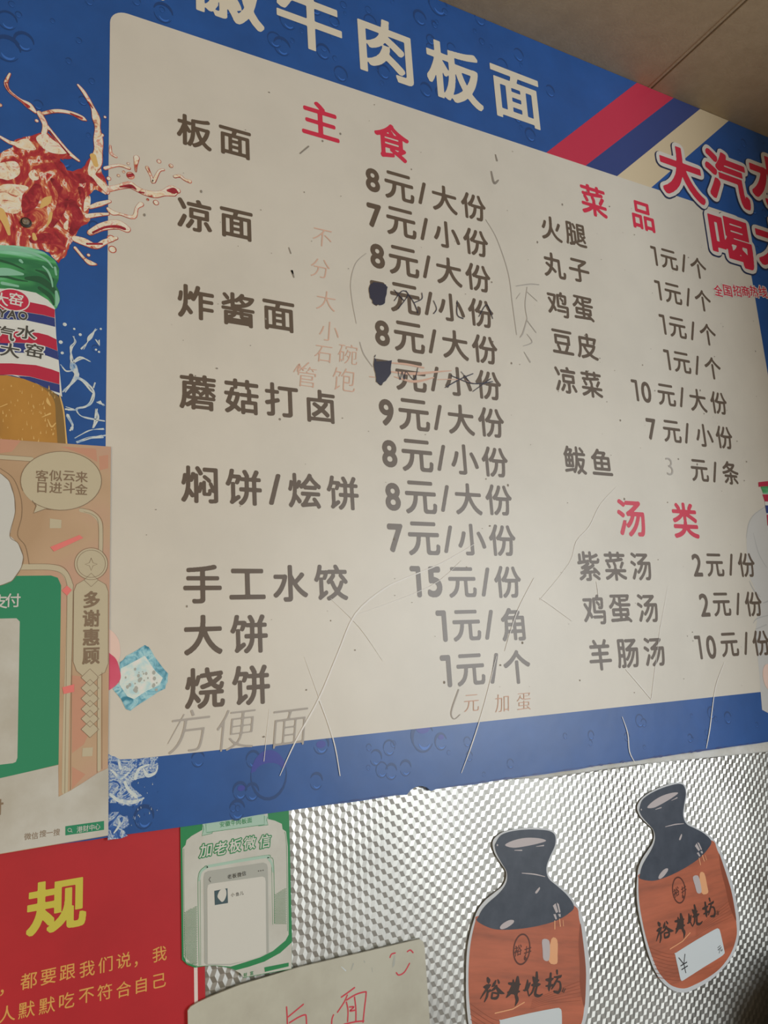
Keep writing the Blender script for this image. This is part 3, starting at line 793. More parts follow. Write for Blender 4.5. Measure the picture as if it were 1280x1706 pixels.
# printed shirt and small bottle at the right edge
cR = crop(1200, 780, 3.875)
L = Layer(YB - .0004)
L.poly(cR([(290, 250), (220, 300), (185, 360), (170, 450), (175, 580), (190, 700), (225, 780), (245, 860), (240, 960), (230, 1060), (240, 1200), (255, 1330), (262, 1440), (272, 1560), (310, 1580), (420, 1580), (420, 220)]))
sh = L.build('printed_shirt', M['shirt'], board)
L = Layer(YB - .0005)
for pts in ([(290, 250, 3), (220, 300, 4), (185, 360, 5), (170, 450, 3)], [(215, 420, 3), (250, 550, 6), (300, 640, 4)], [(190, 730, 4), (220, 790, 9), (260, 830, 4)], [(280, 870, 5), (320, 855, 9)], [(215, 1000, 3), (240, 970, 6), (310, 950, 4)], [(230, 1040, 4), (300, 1010, 5)]):
    L.stroke(cR(pts))
o = L.build('shirt_folds', M['shirt_line'], sh); o.location = (0, 0, 0)
L = Layer(YB - .0009).poly(cR([(262, 118), (420, 110), (420, 170), (280, 165)])); mb = L.build('printed_small_bottle', M['glass_green'], board)
for nm, m, q in (('cap', 'label_red', [(248, 90), (420, 72), (420, 108), (250, 120)]), ('label_red_band', 'label_red', [(275, 170), (420, 165), (420, 220), (290, 215)]), ('label_white_band', 'label_white', [(290, 215), (420, 220), (420, 240), (292, 240)]), ('label_blue_band', 'label_blue', [(292, 240), (420, 240), (420, 290), (300, 290)]), ('lower_red_band', 'label_red', [(302, 300), (420, 300), (420, 370), (308, 370)])):
    o = Layer(YB - .0011).poly(cR(q)).build(nm, M[m], mb); o.location = (0, 0, 0)
c = W(*cR([(318, 1350)])[0][:2], YB - .0009)
Layer(YB - .0009).disc(c, .018 * D, 24, 1.4).build('printed_fingertip', M['skin'], board)

# ---- wear on the board: creases, handwriting, blots, specks
cC = crop(280, 900, 2.0645); cE = crop(900, 780, 3.2815); cA = crop(280, 150, 2.1333); cF = crop(480, 360, 3.0476)
L = Layer(YB - .0013)
for pts in ([(1060, 10, 1.5), (940, 80, 3), (820, 130, 4), (740, 170, 5), (645, 255, 6), (585, 390, 5), (520, 545, 6), (440, 690, 5), (385, 810, 2)],
            [(520, 545, 5), (548, 620, 4), (575, 710, 4), (592, 810, 3)], [(470, 400, 1), (520, 540, 2)], [(1130, 400, 2), (1090, 560, 3), (1050, 690, 4), (1010, 800, 2)], [(350, 580, 1), (330, 760, 2)],
            [(560, 200, 1), (660, 300, 2), (740, 415, 1)], [(1260, 130, 2), (1200, 250, 3), (1160, 380, 2)], [(1010, 70, 1), (900, 160, 2), (640, 260, 1)]):
    L.stroke(cC(pts), n=4)
for pts in ([(0, 710, 3), (60, 750, 4), (175, 835, 2)], [(420, 100, 1), (330, 200, 3), (270, 320, 4), (200, 400, 3), (160, 520, 2), (0, 720, 2)], [(310, 620, 3), (320, 690, 5)], [(470, 1100, 3), (540, 1180, 5), (610, 1265, 3)], [(1010, 1060, 2), (960, 1200, 4), (930, 1420, 6), (910, 1530, 4)], [(450, 1360, 3), (480, 1450, 6), (490, 1550, 6), (520, 1610, 3)], [(660, 860, 2), (610, 1260, 3)], [(700, 650, 1), (660, 870, 2)]):
    L.stroke(cE(pts), n=4)
L.build('creases', M['crease'], board)
L = Layer(YB - .0010)
for pts in ([(1130, 460, 2), (1170, 530, 2.5), (1210, 650, 2.5), (1225, 760, 2.5), (1240, 870, 2)], [(705, 580, 1.5), (668, 615, 2), (650, 680, 2), (655, 750, 2), (670, 830, 1.5)]): L.stroke(cA(pts))
for pts in ([(365, 640, 4), (385, 700, 5), (430, 765, 4)], [(1215, 520, 4), (1195, 590, 6), (1180, 615, 4)], [(1160, 355, 4), (1230, 345, 5), (1275, 348, 4)], [(1215, 360, 3), (1205, 450, 4), (1215, 520, 3)], [(1215, 385, 3), (1265, 430, 4)], [(1215, 530, 4), (1260, 590, 5)], [(1180, 390, 2), (1160, 420, 3)], [(1200, 690, 3), (1230, 740, 8)], [(1215, 600, 3), (1240, 640, 5), (1195, 660, 3)]): L.stroke(cF(pts))
for ch, p in zip('方便面', ((75, 655), (235, 650), (420, 645))): letter(L, ch, W(*cC([p])[0][:2], L.y), .056 * D, 'hair', skew=.15, ang=.03)
L.stroke(cC([(0, 700, 2), (55, 600, 4)])); L.stroke(cC([(1000, 515, 5), (975, 590, 5), (985, 615, 3), (1005, 600, 3)]))
letter(L, '3', W(1116, 777, L.y), 0, 'hair', height=.036 * D)
L.build('pencil_marks', M['pencil'], board)
L = Layer(YB - .0010)
for ch, p, e in (('不', (175, 110), .036), ('分', (165, 265), .036), ('大', (195, 430), .036), ('小', (210, 585), .036), ('石', (180, 700), .032), ('碗', (305, 700), .036), ('管', (95, 815), .036), ('饱', (285, 830), .042)):
    letter(L, ch, W(*cF([p])[0][:2], L.y), e * D, 'hair', skew=.12)
for ch, p in zip('元加蛋', ((1045, 560), (1150, 560), (1225, 555))): letter(L, ch, W(*cC([p])[0][:2], L.y), .030 * D, 'hair', skew=.1)
for pts in ([(30, 790, 4), (60, 750, 6), (50, 790, 4), (105, 745, 6)], [(520, 790, 6), (640, 800, 14), (760, 790, 8), (830, 785, 4)], [(540, 815, 4), (640, 840, 12), (740, 820, 6)], [(520, 745, 6), (600, 752, 10), (690, 770, 8)], [(760, 830, 4), (860, 830, 4), (950, 850, 3)], [(415, 815, 5), (440, 818, 5)]): L.stroke(cF(pts))
L.build('faded_red_handwriting', M['faint_red'], board)
L = Layer(YB - .0016)
L.poly(cF(ragged([(415, 350), (430, 338), (500, 345), (505, 370), (495, 440), (470, 455), (430, 445), (415, 400)], 4)))
L.poly(cF(ragged([(437, 715), (450, 740), (525, 735), (520, 800), (500, 840), (470, 857), (450, 840), (440, 780)], 4)))
for pts in ([(600, 380, 5), (640, 440, 5), (660, 490, 5)], [(640, 440, 4), (680, 420, 4), (680, 390, 4)], [(540, 375, 4), (590, 430, 5)], [(740, 430, 4), (755, 470, 4), (740, 495, 4)], [(860, 430, 4), (860, 500, 5), (890, 520, 5)], [(540, 430, 3), (580, 380, 4), (610, 400, 4), (560, 470, 3)], [(560, 790, 3), (570, 830, 4), (580, 790, 3), (590, 830, 4), (600, 790, 3), (640, 830, 4), (660, 770, 3)], [(800, 870, 4), (870, 830, 5), (940, 800, 4)], [(830, 810, 4), (940, 850, 5), (1040, 840, 4)], [(880, 790, 3), (930, 850, 4)], [(940, 890, 3), (1030, 825, 4)], [(970, 510, 3), (1010, 450, 4), (1040, 520, 4)], [(440, 715, 4), (445, 705, 3)]):
    L.stroke(cF(pts))
L.build('black_marker_blots', M['marker_black'], board)
L = Layer(YB - .0011); random.seed(13)
for i in range(170):
    x, z = random.uniform(.16, 1.5), random.uniform(-.08, .93)
    L.disc((wx(x), wz(z)), random.choice((.0005, .0007, .0007, .001, .0016)) * D, 8, random.uniform(.6, 1.6))
for pts in ([(445, 655, 3), (440, 640, 8), (448, 665, 4)], [(1165, 230, 4), (1170, 250, 6)], [(1150, 290, 5), (1160, 330, 8), (1175, 320, 4)], [(430, 560, 3), (437, 580, 4)], [(470, 225, 4), (500, 200, 5)]): L.stroke(cA(pts))
L.build('grime_specks', M['grime'], board)
L = Layer(YB - .0009)
pts = [(wx(x), wz(-.1725 - .0072 * max(0, min(1, (x - .164) / 1.18)) + .0015), random.uniform(.0004, .0042) * D * (1 if random.random() < .35 else .25)) for x in np.linspace(.42, 1.36, 140)]
L.ribbon([p for p in pts if abs(p[0] / D - xc) > .025 and p[0] / D < xc], False); L.ribbon([p for p in pts if p[0] / D > xc + .025], False)
L.build('worn_lower_edge', M['navy'], board)

# ------------------------------------------------------------------ screw through the board
def lathe(prof, n, c):
    """prof: (radius, distance out from the wall); centre c=(x,y,z) on the wall."""
    v, f = [], []
    for r, d in prof:
        for i in range(n):
            a = 2 * math.pi * i / n; v.append((c[0] + r * math.cos(a), c[1] - d, c[2] + r * math.sin(a)))
    for k in range(len(prof) - 1):
        for i in range(n):
            j = (i + 1) % n; f.append([k * n + i, k * n + j, (k + 1) * n + j, (k + 1) * n + i])
    f.append([(len(prof) - 1) * n + i for i in range(n)])
    return v, f
x, z = W(43, 372, YB)
sc = thing('fixing_screw', 'small steel screw with black washer in the printed red splash', 'screw', (x, YB, z))
v, f = lathe([(.0078, .0014), (.0078, .0028), (.006, .0034), (.004, .0034)], 28, (x, YB, z)); link('washer', v, f, mat('black rubber', (.03, .028, .026, 1), .5), sc)
v, f = lathe([(.0052, .003), (.0052, .0048), (.0040, .0060), (.0026, .0062), (.0018, .0050), (.0006, .0048)], 24, (x, YB, z)); link('screw_head', v, f, mat('dull steel', (.55, .52, .47, 1), .35, 1), sc)

# ------------------------------------------------------------------ payment card (left)
YC = -.0158
c3, c4 = crop(0, 720, 4), crop(0, 1080, 4)
pay = thing('payment_card', 'tan and green payment card with a speech bubble, over the menu board edge', 'payment card', (wx(.06), YC, wz(.06)))
xr = W(182, 1060, YC)[0]
zt_, zb_ = W(182, 744, YC)[1], W(182, 1392, YC)[1]
tl = W(0, 731.5, YC); blc = W(0, 1423, YC)
xl = wx(-.27)
Layer(YC).world([(xl, blc[1]), (blc[0], blc[1]), (xr, zb_), (xr, zt_), (tl[0], tl[1]), (xl, tl[1])]).build('card_sheet', M['tan'], pay, thick=.0012)
k_ = [0]
def pc(nm, m, *shapes, sm=0, step=None):
    L = Layer(YC - (step if step else .0002))
    for s in shapes: L.poly(s, sm)
    return L.build(nm, M[m], pay)
pc('salmon_patches', 'salmon', c3([(0, 45), (140, 55), (80, 130), (0, 140)]), c3([(400, 95), (640, 110), (650, 200), (560, 150)]), c3([(660, 160), (722, 150), (722, 240), (665, 255)]), c4([(480, 180), (560, 190), (640, 460), (560, 640), (480, 700)]), c4([(480, 790), (570, 840), (480, 938)]), step=.0001)
# decorative frame
L = Layer(YC - .0002)
fr = c3([(-60, 160), (200, 190), (420, 210), (560, 360), (600, 520), (660, 590), (672, 700), (672, 1000)]) + c4([(668, 400), (665, 800)])
L.stroke(c3([(540, 520, 26), (610, 540, 26), (660, 590, 26), (672, 660, 26), (672, 800, 26)])); L.stroke(c3([(0, 165, 30), (210, 180, 30)]))
L.stroke(c3([(100, 900, 40), (330, 900, 40), (420, 930, 40), (465, 1010, 40), (468, 1100, 40)]) + c4([(455, 100, 40), (440, 500, 40), (432, 955, 40)]))
L.stroke(c4([(663, 190, 24), (660, 500, 24), (660, 810, 24)]))
L.poly(c3([(492, 1060), (510, 1015), (560, 985), (650, 985), (705, 1015), (722, 1060)]) + c4([(722, 100), (700, 160), (640, 190), (560, 190), (510, 150), (488, 90)]))
L.disc(W(*c3([(608, 877)])[0], L.y), .0188 * D, 36)
L.poly(c3([(560, 985), (608, 940), (655, 985), (608, 1030)]))
fo = L.build('card_frame', M['card_cream'], pay)
L = Layer(YC - .0004)
for pts in (c3([(0, 150, 2), (215, 165, 2)]), c3([(0, 182, 2), (200, 195, 2)]), c3([(530, 505, 2), (620, 525, 2), (680, 590, 2), (687, 700, 2), (685, 800, 2)]), c3([(560, 530, 2), (620, 550, 2), (655, 600, 2), (658, 780, 2)]),
            c3([(190, 878, 2.5), (340, 880, 2.5), (430, 905, 2.5), (483, 1000, 2.5), (487, 1100, 2.5)]) + c4([(476, 300, 2.5), (470, 945, 2.5)]), c3([(140, 918, 2), (340, 920, 2), (420, 950, 2), (447, 1020, 2), (447, 1100, 2)]) + c4([(440, 300, 2), (432, 970, 2)]),
            c4([(650, 190, 2), (648, 830, 2)]), c4([(680, 160, 2), (680, 805, 2)])):
    L.stroke(pts)
for r in (.0272, .0232):
    L.stroke([(152 + r * 1020 * math.cos(t) * 1.0, 939.2 + r * 1020 * .96 * math.sin(t)) for t in np.linspace(0, 2 * math.pi, 30)[:-1]], .7, 2, True)
L.stroke(c3([(492, 1060), (510, 1015), (560, 985), (608, 1030), (655, 985), (705, 1015), (722, 1060)]), .7, 1)
L.stroke(c3([(492, 1060)]) + c4([(488, 90), (510, 150), (545, 180)]), .7, 1); L.stroke(c3([(722, 1060)]) + c4([(722, 100), (700, 160), (660, 182)]), .7, 1)
L.stroke(c3([(560, 985), (608, 940), (655, 985), (608, 1030)]), .7, 1, True)
L.stroke(c3([(608, 838), (620, 870), (650, 880), (620, 890), (608, 922), (596, 890), (566, 880), (596, 870)]), .7, 1, True)
L.stroke([(101.8 + 67.5 * math.cos(t), 801 + 49 * math.sin(t)) for t in np.linspace(2.35, 2.35 - 2 * math.pi + .45, 40)], 1.1, 1)
L.stroke(c3([(215, 455, 4), (240, 490, 4), (222, 540, 4), (300, 512, 4), (340, 516, 4)]), n=1)
L.stroke(c3([(0, 240, 3), (90, 310, 3), (140, 440, 3), (145, 560, 3), (118, 685, 3), (170, 760, 3), (195, 880, 3)])); L.stroke(c3([(0, 272, 4), (60, 325, 4), (95, 430, 4), (100, 540, 4), (65, 690, 4), (120, 740, 4), (155, 830, 4), (140, 905, 4), (80, 990, 4), (0, 1022, 4)]))
for yy in (195, 265, 335, 405, 470, 540):
    L.stroke(c4([(600 - 60, yy), (600, yy - 58), (600 + 60, yy), (600, yy + 56)]), .9, 1, True)
o = L.build('frame_outlines', M['card_line'], fo); o.location = (0, 0, 0)
L = Layer(YC - .0003)
for yy in (195, 265, 335, 405, 470, 540): Layer(YC - .0003 - yy * 1e-8).poly(c4([(600 - 60, yy), (600, yy - 58), (600 + 60, yy), (600, yy + 56)])).build('diamond_ornament', M['card_cream'], pay)
L.poly([(101.8 + 67.5 * math.cos(t), 801 + 49 * math.sin(t)) for t in np.linspace(0, 2 * math.pi, 50)[:-1]])
L.poly(c3([(215, 445), (245, 490), (225, 540), (320, 505)])); bubble_ = L; L = Layer(YC - .0003)
L.poly(c3([(332, 575), (410, 585), (408, 640), (330, 640)])); L.poly(c4([(550, 665), (620, 660), (615, 718), (547, 722)]))
L.build('cream_square', M['card_cream'], pay); bubble_.build('speech_bubble', M['card_cream'], pay)
pc('green_panel', 'green', c3([(-120, 960), (340, 955), (385, 970), (407, 1020)]) + c4([(390, 775), (0, 868), (-120, 890)]), step=.0003)
pc('lower_white_band', 'card_white', c4([(-100, 888), (0, 866), (388, 778), (390, 990), (475, 945), (560, 892), (650, 832), (724, 797), (722, 1246), (0, 1368), (-100, 1385)]), step=.0005)
pc('code_card', 'card_white', c3([(-120, 1245), (110, 1240), (132, 1262)]) + c4([(116, 730), (105, 758), (85, 766), (-120, 790)]), step=.0005)
L = Layer(YC - .0004)
L.poly(c3([(-120, 240), (0, 272), (60, 325), (95, 430), (100, 540), (65, 690), (120, 740), (155, 830), (140, 905), (80, 990), (0, 1022), (-120, 1040)]))
L.build('white_cloud_print', M['blob_white'], pay)
pc('coral_accents', 'coral', c3([(335, 765), (530, 685), (555, 705), (360, 795)]), c3([(412, 1055), (447, 1022), (480, 1052), (447, 1090)]), c4([(415, 260), (495, 240), (495, 290), (425, 305)]), step=.0006)
L = Layer(YC - .0006)
for ch, p in zip('客似云来日进斗金', ((280, 290), (372, 290), (460, 292), (545, 298), (280, 368), (372, 370), (460, 370), (543, 380))): letter(L, ch, W(*c3([p])[0], L.y), em(100, 800, 19.5), 'semi')
for ch, p in zip('多谢惠顾', ((612, 1115), (610, 1240), (608, 1365), (607, 1490))): letter(L, ch, W(*c3([p])[0], L.y), em(152, 1040, 29), 'bold', sx=.95)
cG = crop(0, 1320, 6.4)
for ch, p in zip('微信搜一搜', ((295, 470), (372, 462), (458, 440), (530, 430), (605, 425))): letter(L, ch, W(*cG([p])[0], L.y), em(70, 1390, 12), 'plain', sx=.95)
letter(L, '付', W(-9, 1346, L.y), em(0, 1346, 28), 'bold')
L.build('card_lettering', M['card_line'], pay)
pc('search_tag', 'green', cG([(697, 362), (1110, 305), (1110, 400), (697, 460)]), step=.0007)
L = Layer(YC - .0009)
for ch, p in zip('支付', ((-2, 1128), (87, 1120))): letter(L, ch, W(*c3([p])[0], L.y), em(20, 1000, 24), 'semi')
for ch, p in zip('港财中心', ((850, 395), (915, 385), (980, 375), (1040, 365))): letter(L, ch, W(*cG([p])[0], L.y), em(150, 1380, 11), 'plain', sx=.9)
L.stroke(cG([(725 + 18 + 20 * math.cos(t), 402 + 18 * math.sin(t)) for t in np.linspace(0, 6.28, 12)]), .8, 1); L.stroke(cG([(757, 412), (770, 425)]), .8, 1)
L.build('white_lettering', M['blob_white'], pay)

# ------------------------------------------------------------------ red poster
YR = -.0072
cP = crop(0, 1560, 4.2667); cQ = crop(0, 1340, 2.4615)
red = thing('red_poster', 'red poster with big yellow character and gold text, hung below the payment card', 'poster', (wx(.1), YR, wz(-.4)))
xR = W(342, 1650, YR)[0]
Layer(YR).world([(wx(-.35), wz(-.75)), (xR, wz(-.75)), (xR, wz(-.16)), (wx(-.35), wz(-.16))]).build('poster_sheet', M['poster_red'], red, thick=.0006)
a = W(323.5, 1640, YR)[0]; b = W(329.5, 1640, YR)[0]
Layer(YR - .0002).world(rect(a, wz(-.75), b, wz(-.165))).build('white_margin_line', M['pink_white'], red)
L = Layer(YR - .0003); letter(L, '规', W(95, 1508, L.y), em(95, 1508, 90), 'bold', sx=1.12); L.build('big_yellow_lettering', M['gold'], red)
L = Layer(YR - .0003)
for ch, p in zip('都要跟我们说我', ((205, 315), (345, 285), (480, 255), (620, 230), (750, 200), (880, 170), (1135, 125))): letter(L, ch, W(*cP([p])[0], L.y), em(150, 1640, 28), 'plain', sx=1.0)
for p in ((14, 400), (968, 198)): letter(L, '，', W(*cP([p])[0], L.y), em(150, 1640, 28), 'plain', sx=1.0)
for ch, p in zip('人默默吃不符合自己', ((50, 550), (190, 520), (335, 490), (475, 455), (615, 420), (745, 395), (880, 375), (1005, 345), (1135, 315))): letter(L, ch, W(*cP([p])[0], L.y), em(150, 1640, 28), 'plain', sx=1.0)
L.build('small_gold_lettering', M['gold_small'], red)

# ------------------------------------------------------------------ green contact card
YG = -.0090
cK = crop(300, 1340, 5.687)
grn = thing('contact_card', 'green and white contact card with torn lower corner beside the red poster', 'card', (wx(.3), YG, wz(-.3)))
random.seed(3)
Layer(YG).poly(cK([(2, 150), (1030, 20), (1042, 400), (1062, 1280), (1058, 1560), (600, 1645), (585, 1610), (540, 1575), (470, 1550), (400, 1538), (330, 1530), (250, 1532), (140, 1548), (70, 1520), (18, 1472), (10, 800)])).build('card_sheet', M['green_card'], grn, thick=.0006)
def gc(nm, m, *shapes, step=.0002):
    L = Layer(YG - step)
    for s in shapes: L.poly(cK(s))
    return L.build(nm, M[m], grn)
gc('paper_face', 'card_paper', [(24, 415), (52, 385), (62, 340), (110, 300), (215, 240), (215, 100), (830, 60), (835, 140), (900, 155), (965, 185), (972, 235), (1005, 258), (1022, 400), (1030, 1235), (1000, 1290), (880, 1390), (760, 1450), (620, 1495), (480, 1538), (330, 1526), (250, 1528), (160, 1535), (60, 1500), (36, 1440)],
   [(1060, 1308), (1056, 1556), (600, 1640), (570, 1600), (522, 1574), (650, 1540), (800, 1490), (950, 1408)])
L = Layer(YG - .0003)
for pts in ([(36, 420, 4), (36, 800, 4), (48, 1440, 4), (70, 1495, 4), (160, 1528, 4)], [(992, 262, 4), (1010, 420, 4), (1020, 1200, 4)], [(170, 700, 5), (185, 640, 5), (230, 595, 5), (300, 572, 5), (800, 485, 5), (860, 505, 5), (888, 580, 5), (896, 1130, 5)], [(170, 700, 5), (172, 1000, 5), (182, 1528, 5)], [(190, 710, 3), (196, 1525, 3)], [(868, 590, 3), (880, 1140, 3)]):
    L.stroke(cK(pts), n=4)
L.build('green_outlines', M['green_card'], grn)
L = Layer(YG - .0004)
L.stroke(cK([(182, 720, 16), (200, 640, 20), (250, 600, 24), (310, 580, 26), (790, 500, 26), (840, 515, 24), (872, 570, 18), (880, 640, 12)]))
L.poly(cK([(245, 150), (800, 70), (800, 192), (250, 268)])); L.poly(cK([(215, 160), (245, 155), (250, 266), (305, 262), (300, 275), (208, 298)])); L.poly(cK([(800, 110), (830, 105), (822, 150), (835, 195), (745, 205), (740, 192), (800, 190)]))
L.build('pale_green_ribbon', M['pale_green'], grn)
L = Layer(YG - .0006)
L.stroke(cK([(245, 190, 4), (250, 268, 4), (800, 192, 4), (800, 110, 4)]), n=1); L.stroke(cK([(218, 200, 4), (225, 240, 4), (208, 298, 4), (305, 275, 4), (308, 262, 4)]), n=1); L.stroke(cK([(830, 120, 4), (822, 150, 4), (835, 195, 4), (745, 205, 4), (742, 200, 4)]), n=1)
text(L, '安徽牛肉板面', cK([(400, 190), (660, 152)]), em(390, 1370, 9.5), 'plain')
for ch, p in zip('加老板微信', ((245, 435), (385, 415), (525, 390), (660, 365), (805, 350))): letter(L, ch, W(*cK([p])[0], L.y), em(390, 1408, 23), 'halo_small', skew=.16, ang=.02)
L.poly(cK([(800, 1545), (1030, 1500), (1030, 1535), (805, 1588)])); text(L, '财富', cK([(620, 1615), (680, 1600)]), em(415, 1625, 7), 'plain')
L.build('green_lettering', M['green_card'], grn)
gc('phone_body', 'grey_print', [(225, 690), (235, 650), (265, 632), (790, 552), (822, 565), (832, 600), (842, 1410), (760, 1440), (480, 1520), (250, 1522), (232, 1500)], step=.0005)
gc('phone_screen', 'screen_white', [(258, 800), (265, 765), (290, 752), (780, 684), (805, 695), (812, 730), (818, 1415), (700, 1462), (480, 1512), (262, 1512)], step=.0007)
L = Layer(YG - .0008)
for ch, p in zip('加老板微信', ((245, 435), (385, 415), (525, 390), (660, 365), (805, 350))): letter(L, ch, W(*cK([p])[0], L.y), em(390, 1408, 23), 'semi', skew=.16, ang=.02)
L.build('white_lettering', M['screen_white'], grn)
L = Layer(YG - .0009)
for ch, p in zip('老板微信', ((470, 685), (517, 675), (563, 667), (607, 655))): letter(L, ch, W(*cK([p])[0], L.y), em(390, 1458, 8.2), 'plain')
for ch, p in zip('小鱼儿', ((500, 857), (545, 850), (585, 842))): letter(L, ch, W(*cK([p])[0], L.y), em(390, 1490, 7), 'plain')
L.stroke(cK([(290, 690, 5), (275, 713, 5), (290, 735, 5)]), n=1)
for p in ((745, 632), (766, 629), (788, 625)): L.disc(W(*cK([p])[0], L.y), .0007 * D, 8)
L.build('dark_lettering', M['dark_print'], grn)
L = Layer(YG - .0009).poly(cK([(325, 820), (450, 795), (455, 935), (330, 955)])); av = L.build('portrait_picture', mat('dark teal print', ink(58, 74, 74)), grn)
L = Layer(YG - .0011).poly(cK([(382, 812), (430, 803), (440, 850), (425, 900), (400, 925), (375, 905), (355, 870)]), 4)
o = L.build('portrait_face', M['screen_white'], av); o.location = (0, 0, 0)
L = Layer(YG - .0009)
for (x0, x1, y0, y1, top) in ((45, 160, 960, 1520, 1), (903, 1008, 790, 1140, 1)):
    yy, r = y0, 0
    while yy < y1:
        xx = x0 + (r % 2) * 6
        while xx < x1:
            if yy - y0 > (1 - (xx - x0) / (x1 - x0)) * 60 and not (x0 < 100 and yy > 1440 and xx < 45 + (yy - 1440) * .9):
                q = W(*cK([(xx, yy)])[0], L.y); L.disc(q, .00046 * D, 5)
            xx += 12
        yy += 11; r += 1
L.build('halftone_dots', M['green_card'], grn)

# ------------------------------------------------------------------ handwritten board
YH = -.0125
hw = thing('handwritten_sign', 'off-white sign handwritten in red marker with a smile, propped below the green card', 'sign', (wx(.55), YH, wz(-.5)))
Layer(YH).poly([(313, 1684), (318, 1677), (330, 1670), (346, 1662.5), (400, 1641), (497, 1612), (600, 1588), (690, 1567), (700, 1565), (705, 1568), (707.5, 1576), (712, 1640), (716.5, 1706), (724, 1830), (330, 1905), (315, 1790)]).build('sign_sheet', M['foam'], hw, thick=.003)
cH = crop(440, 1600, 4.571); cH2 = crop(300, 1550, 3.0476)
L = Layer(YH - .0003)
for pts in ([(590, 280), (640, 245), (690, 208)], [(635, 265), (610, 320), (560, 395)], [(628, 318), (640, 380), (637, 465)], [(630, 302), (700, 260), (770, 240), (778, 258), (765, 370), (755, 470)], [(690, 280), (700, 370), (700, 465)], [(652, 355), (685, 355), (655, 385), (690, 380)], [(610, 487), (700, 467), (760, 462)],
            [(172, 355), (176, 420), (180, 520)], [(185, 430), (240, 385), (300, 335)], [(195, 475), (260, 435), (310, 415), (322, 432), (325, 520)], [(530, 415), (518, 450), (515, 510)]):
    L.stroke(cH(pts), 2.4)
for pts in ([(1067, 137), (1075, 121), (1093, 115)], [(1155, 108), (1170, 100), (1184, 113)], [(1099, 215), (1112, 227), (1140, 212), (1166, 168)]): L.stroke(cH2(pts), 2.2)
L.build('red_handwriting', M['marker_red'], hw)
L = Layer(YH - .0002)
for pts in ([(820, 185, 3), (842, 205, 6)], [(905, 105, 5), (915, 100, 4)]): L.stroke(cH2(pts))
L.build('scuffs', M['tag_white'], hw)
L = Layer(YH - .0002)
for pts in ([(935, 155, 5), (938, 162, 6)], [(975, 190, 3), (977, 210, 4)], [(1090, 130, 8), (1085, 170, 14), (1080, 185, 6)], [(870, 200, 4), (880, 170, 8)]): L.stroke(cH2(pts))
L.build('smudges', M['grey_print'], hw)

# ------------------------------------------------------------------ the two jug stickers
YJ = -.0072
j4 = lambda pts: [(1050 + p[0] / 6.4, 1300 + p[1] / 6.4) for p in pts]
j5 = lambda pts: [(1050 + p[0] / 6.4, 1460 + p[1] / 6.4) for p in pts]
OC = np.array(W(1146, 1470, YJ))
def loc(pts): return [tuple(np.array(W(p[0], p[1], YJ)) - OC) for p in pts]
RIM = loc(j4([(540, 22), (580, 42), (602, 95), (605, 180), (584, 290), (580, 385), (615, 452), (690, 496), (780, 540), (870, 606), (935, 680), (985, 780), (1030, 900), (1070, 1020), (1108, 1150)]) + j5([(1135, 270), (1160, 400), (1170, 560), (1152, 700), (1110, 820), (1045, 925), (950, 1030), (840, 1120), (720, 1190), (600, 1237), (500, 1232), (420, 1192), (330, 1110), (262, 1000), (210, 870), (165, 720), (128, 560), (95, 400), (76, 260), (72, 120)]) + j4([(78, 1030), (90, 940), (130, 840), (190, 748), (240, 670), (257, 590), (240, 520), (180, 460), (110, 385), (76, 300), (95, 235), (150, 170), (250, 108), (360, 58), (460, 28)]))
GLAZE = loc(j4([(100, 300), (130, 210), (220, 140), (350, 80), (480, 42), (545, 40), (580, 70), (594, 150), (575, 265), (566, 375), (602, 465), (690, 512), (790, 567), (866, 648), (832, 728), (750, 820), (640, 900), (500, 980), (350, 1045), (230, 1072), (104, 1048), (106, 1000), (122, 930), (160, 850), (220, 752), (258, 665), (266, 590), (244, 520), (190, 460), (130, 390), (102, 335)]))
BODY = loc(j4([(866, 640), (930, 742), (1000, 920), (1070, 1145)]) + j5([(1108, 300), (1132, 480), (1138, 620), (1102, 760), (1040, 880), (950, 990), (830, 1080), (700, 1150), (580, 1195), (460, 1172), (380, 1112), (300, 1010), (240, 870), (190, 720), (148, 560), (110, 360), (92, 200), (90, 30)]) + j4([(100, 1000), (300, 900), (600, 700)]))
jp = lambda layer, pts, sm=3: layer.world(smooth(loc(pts), sm))

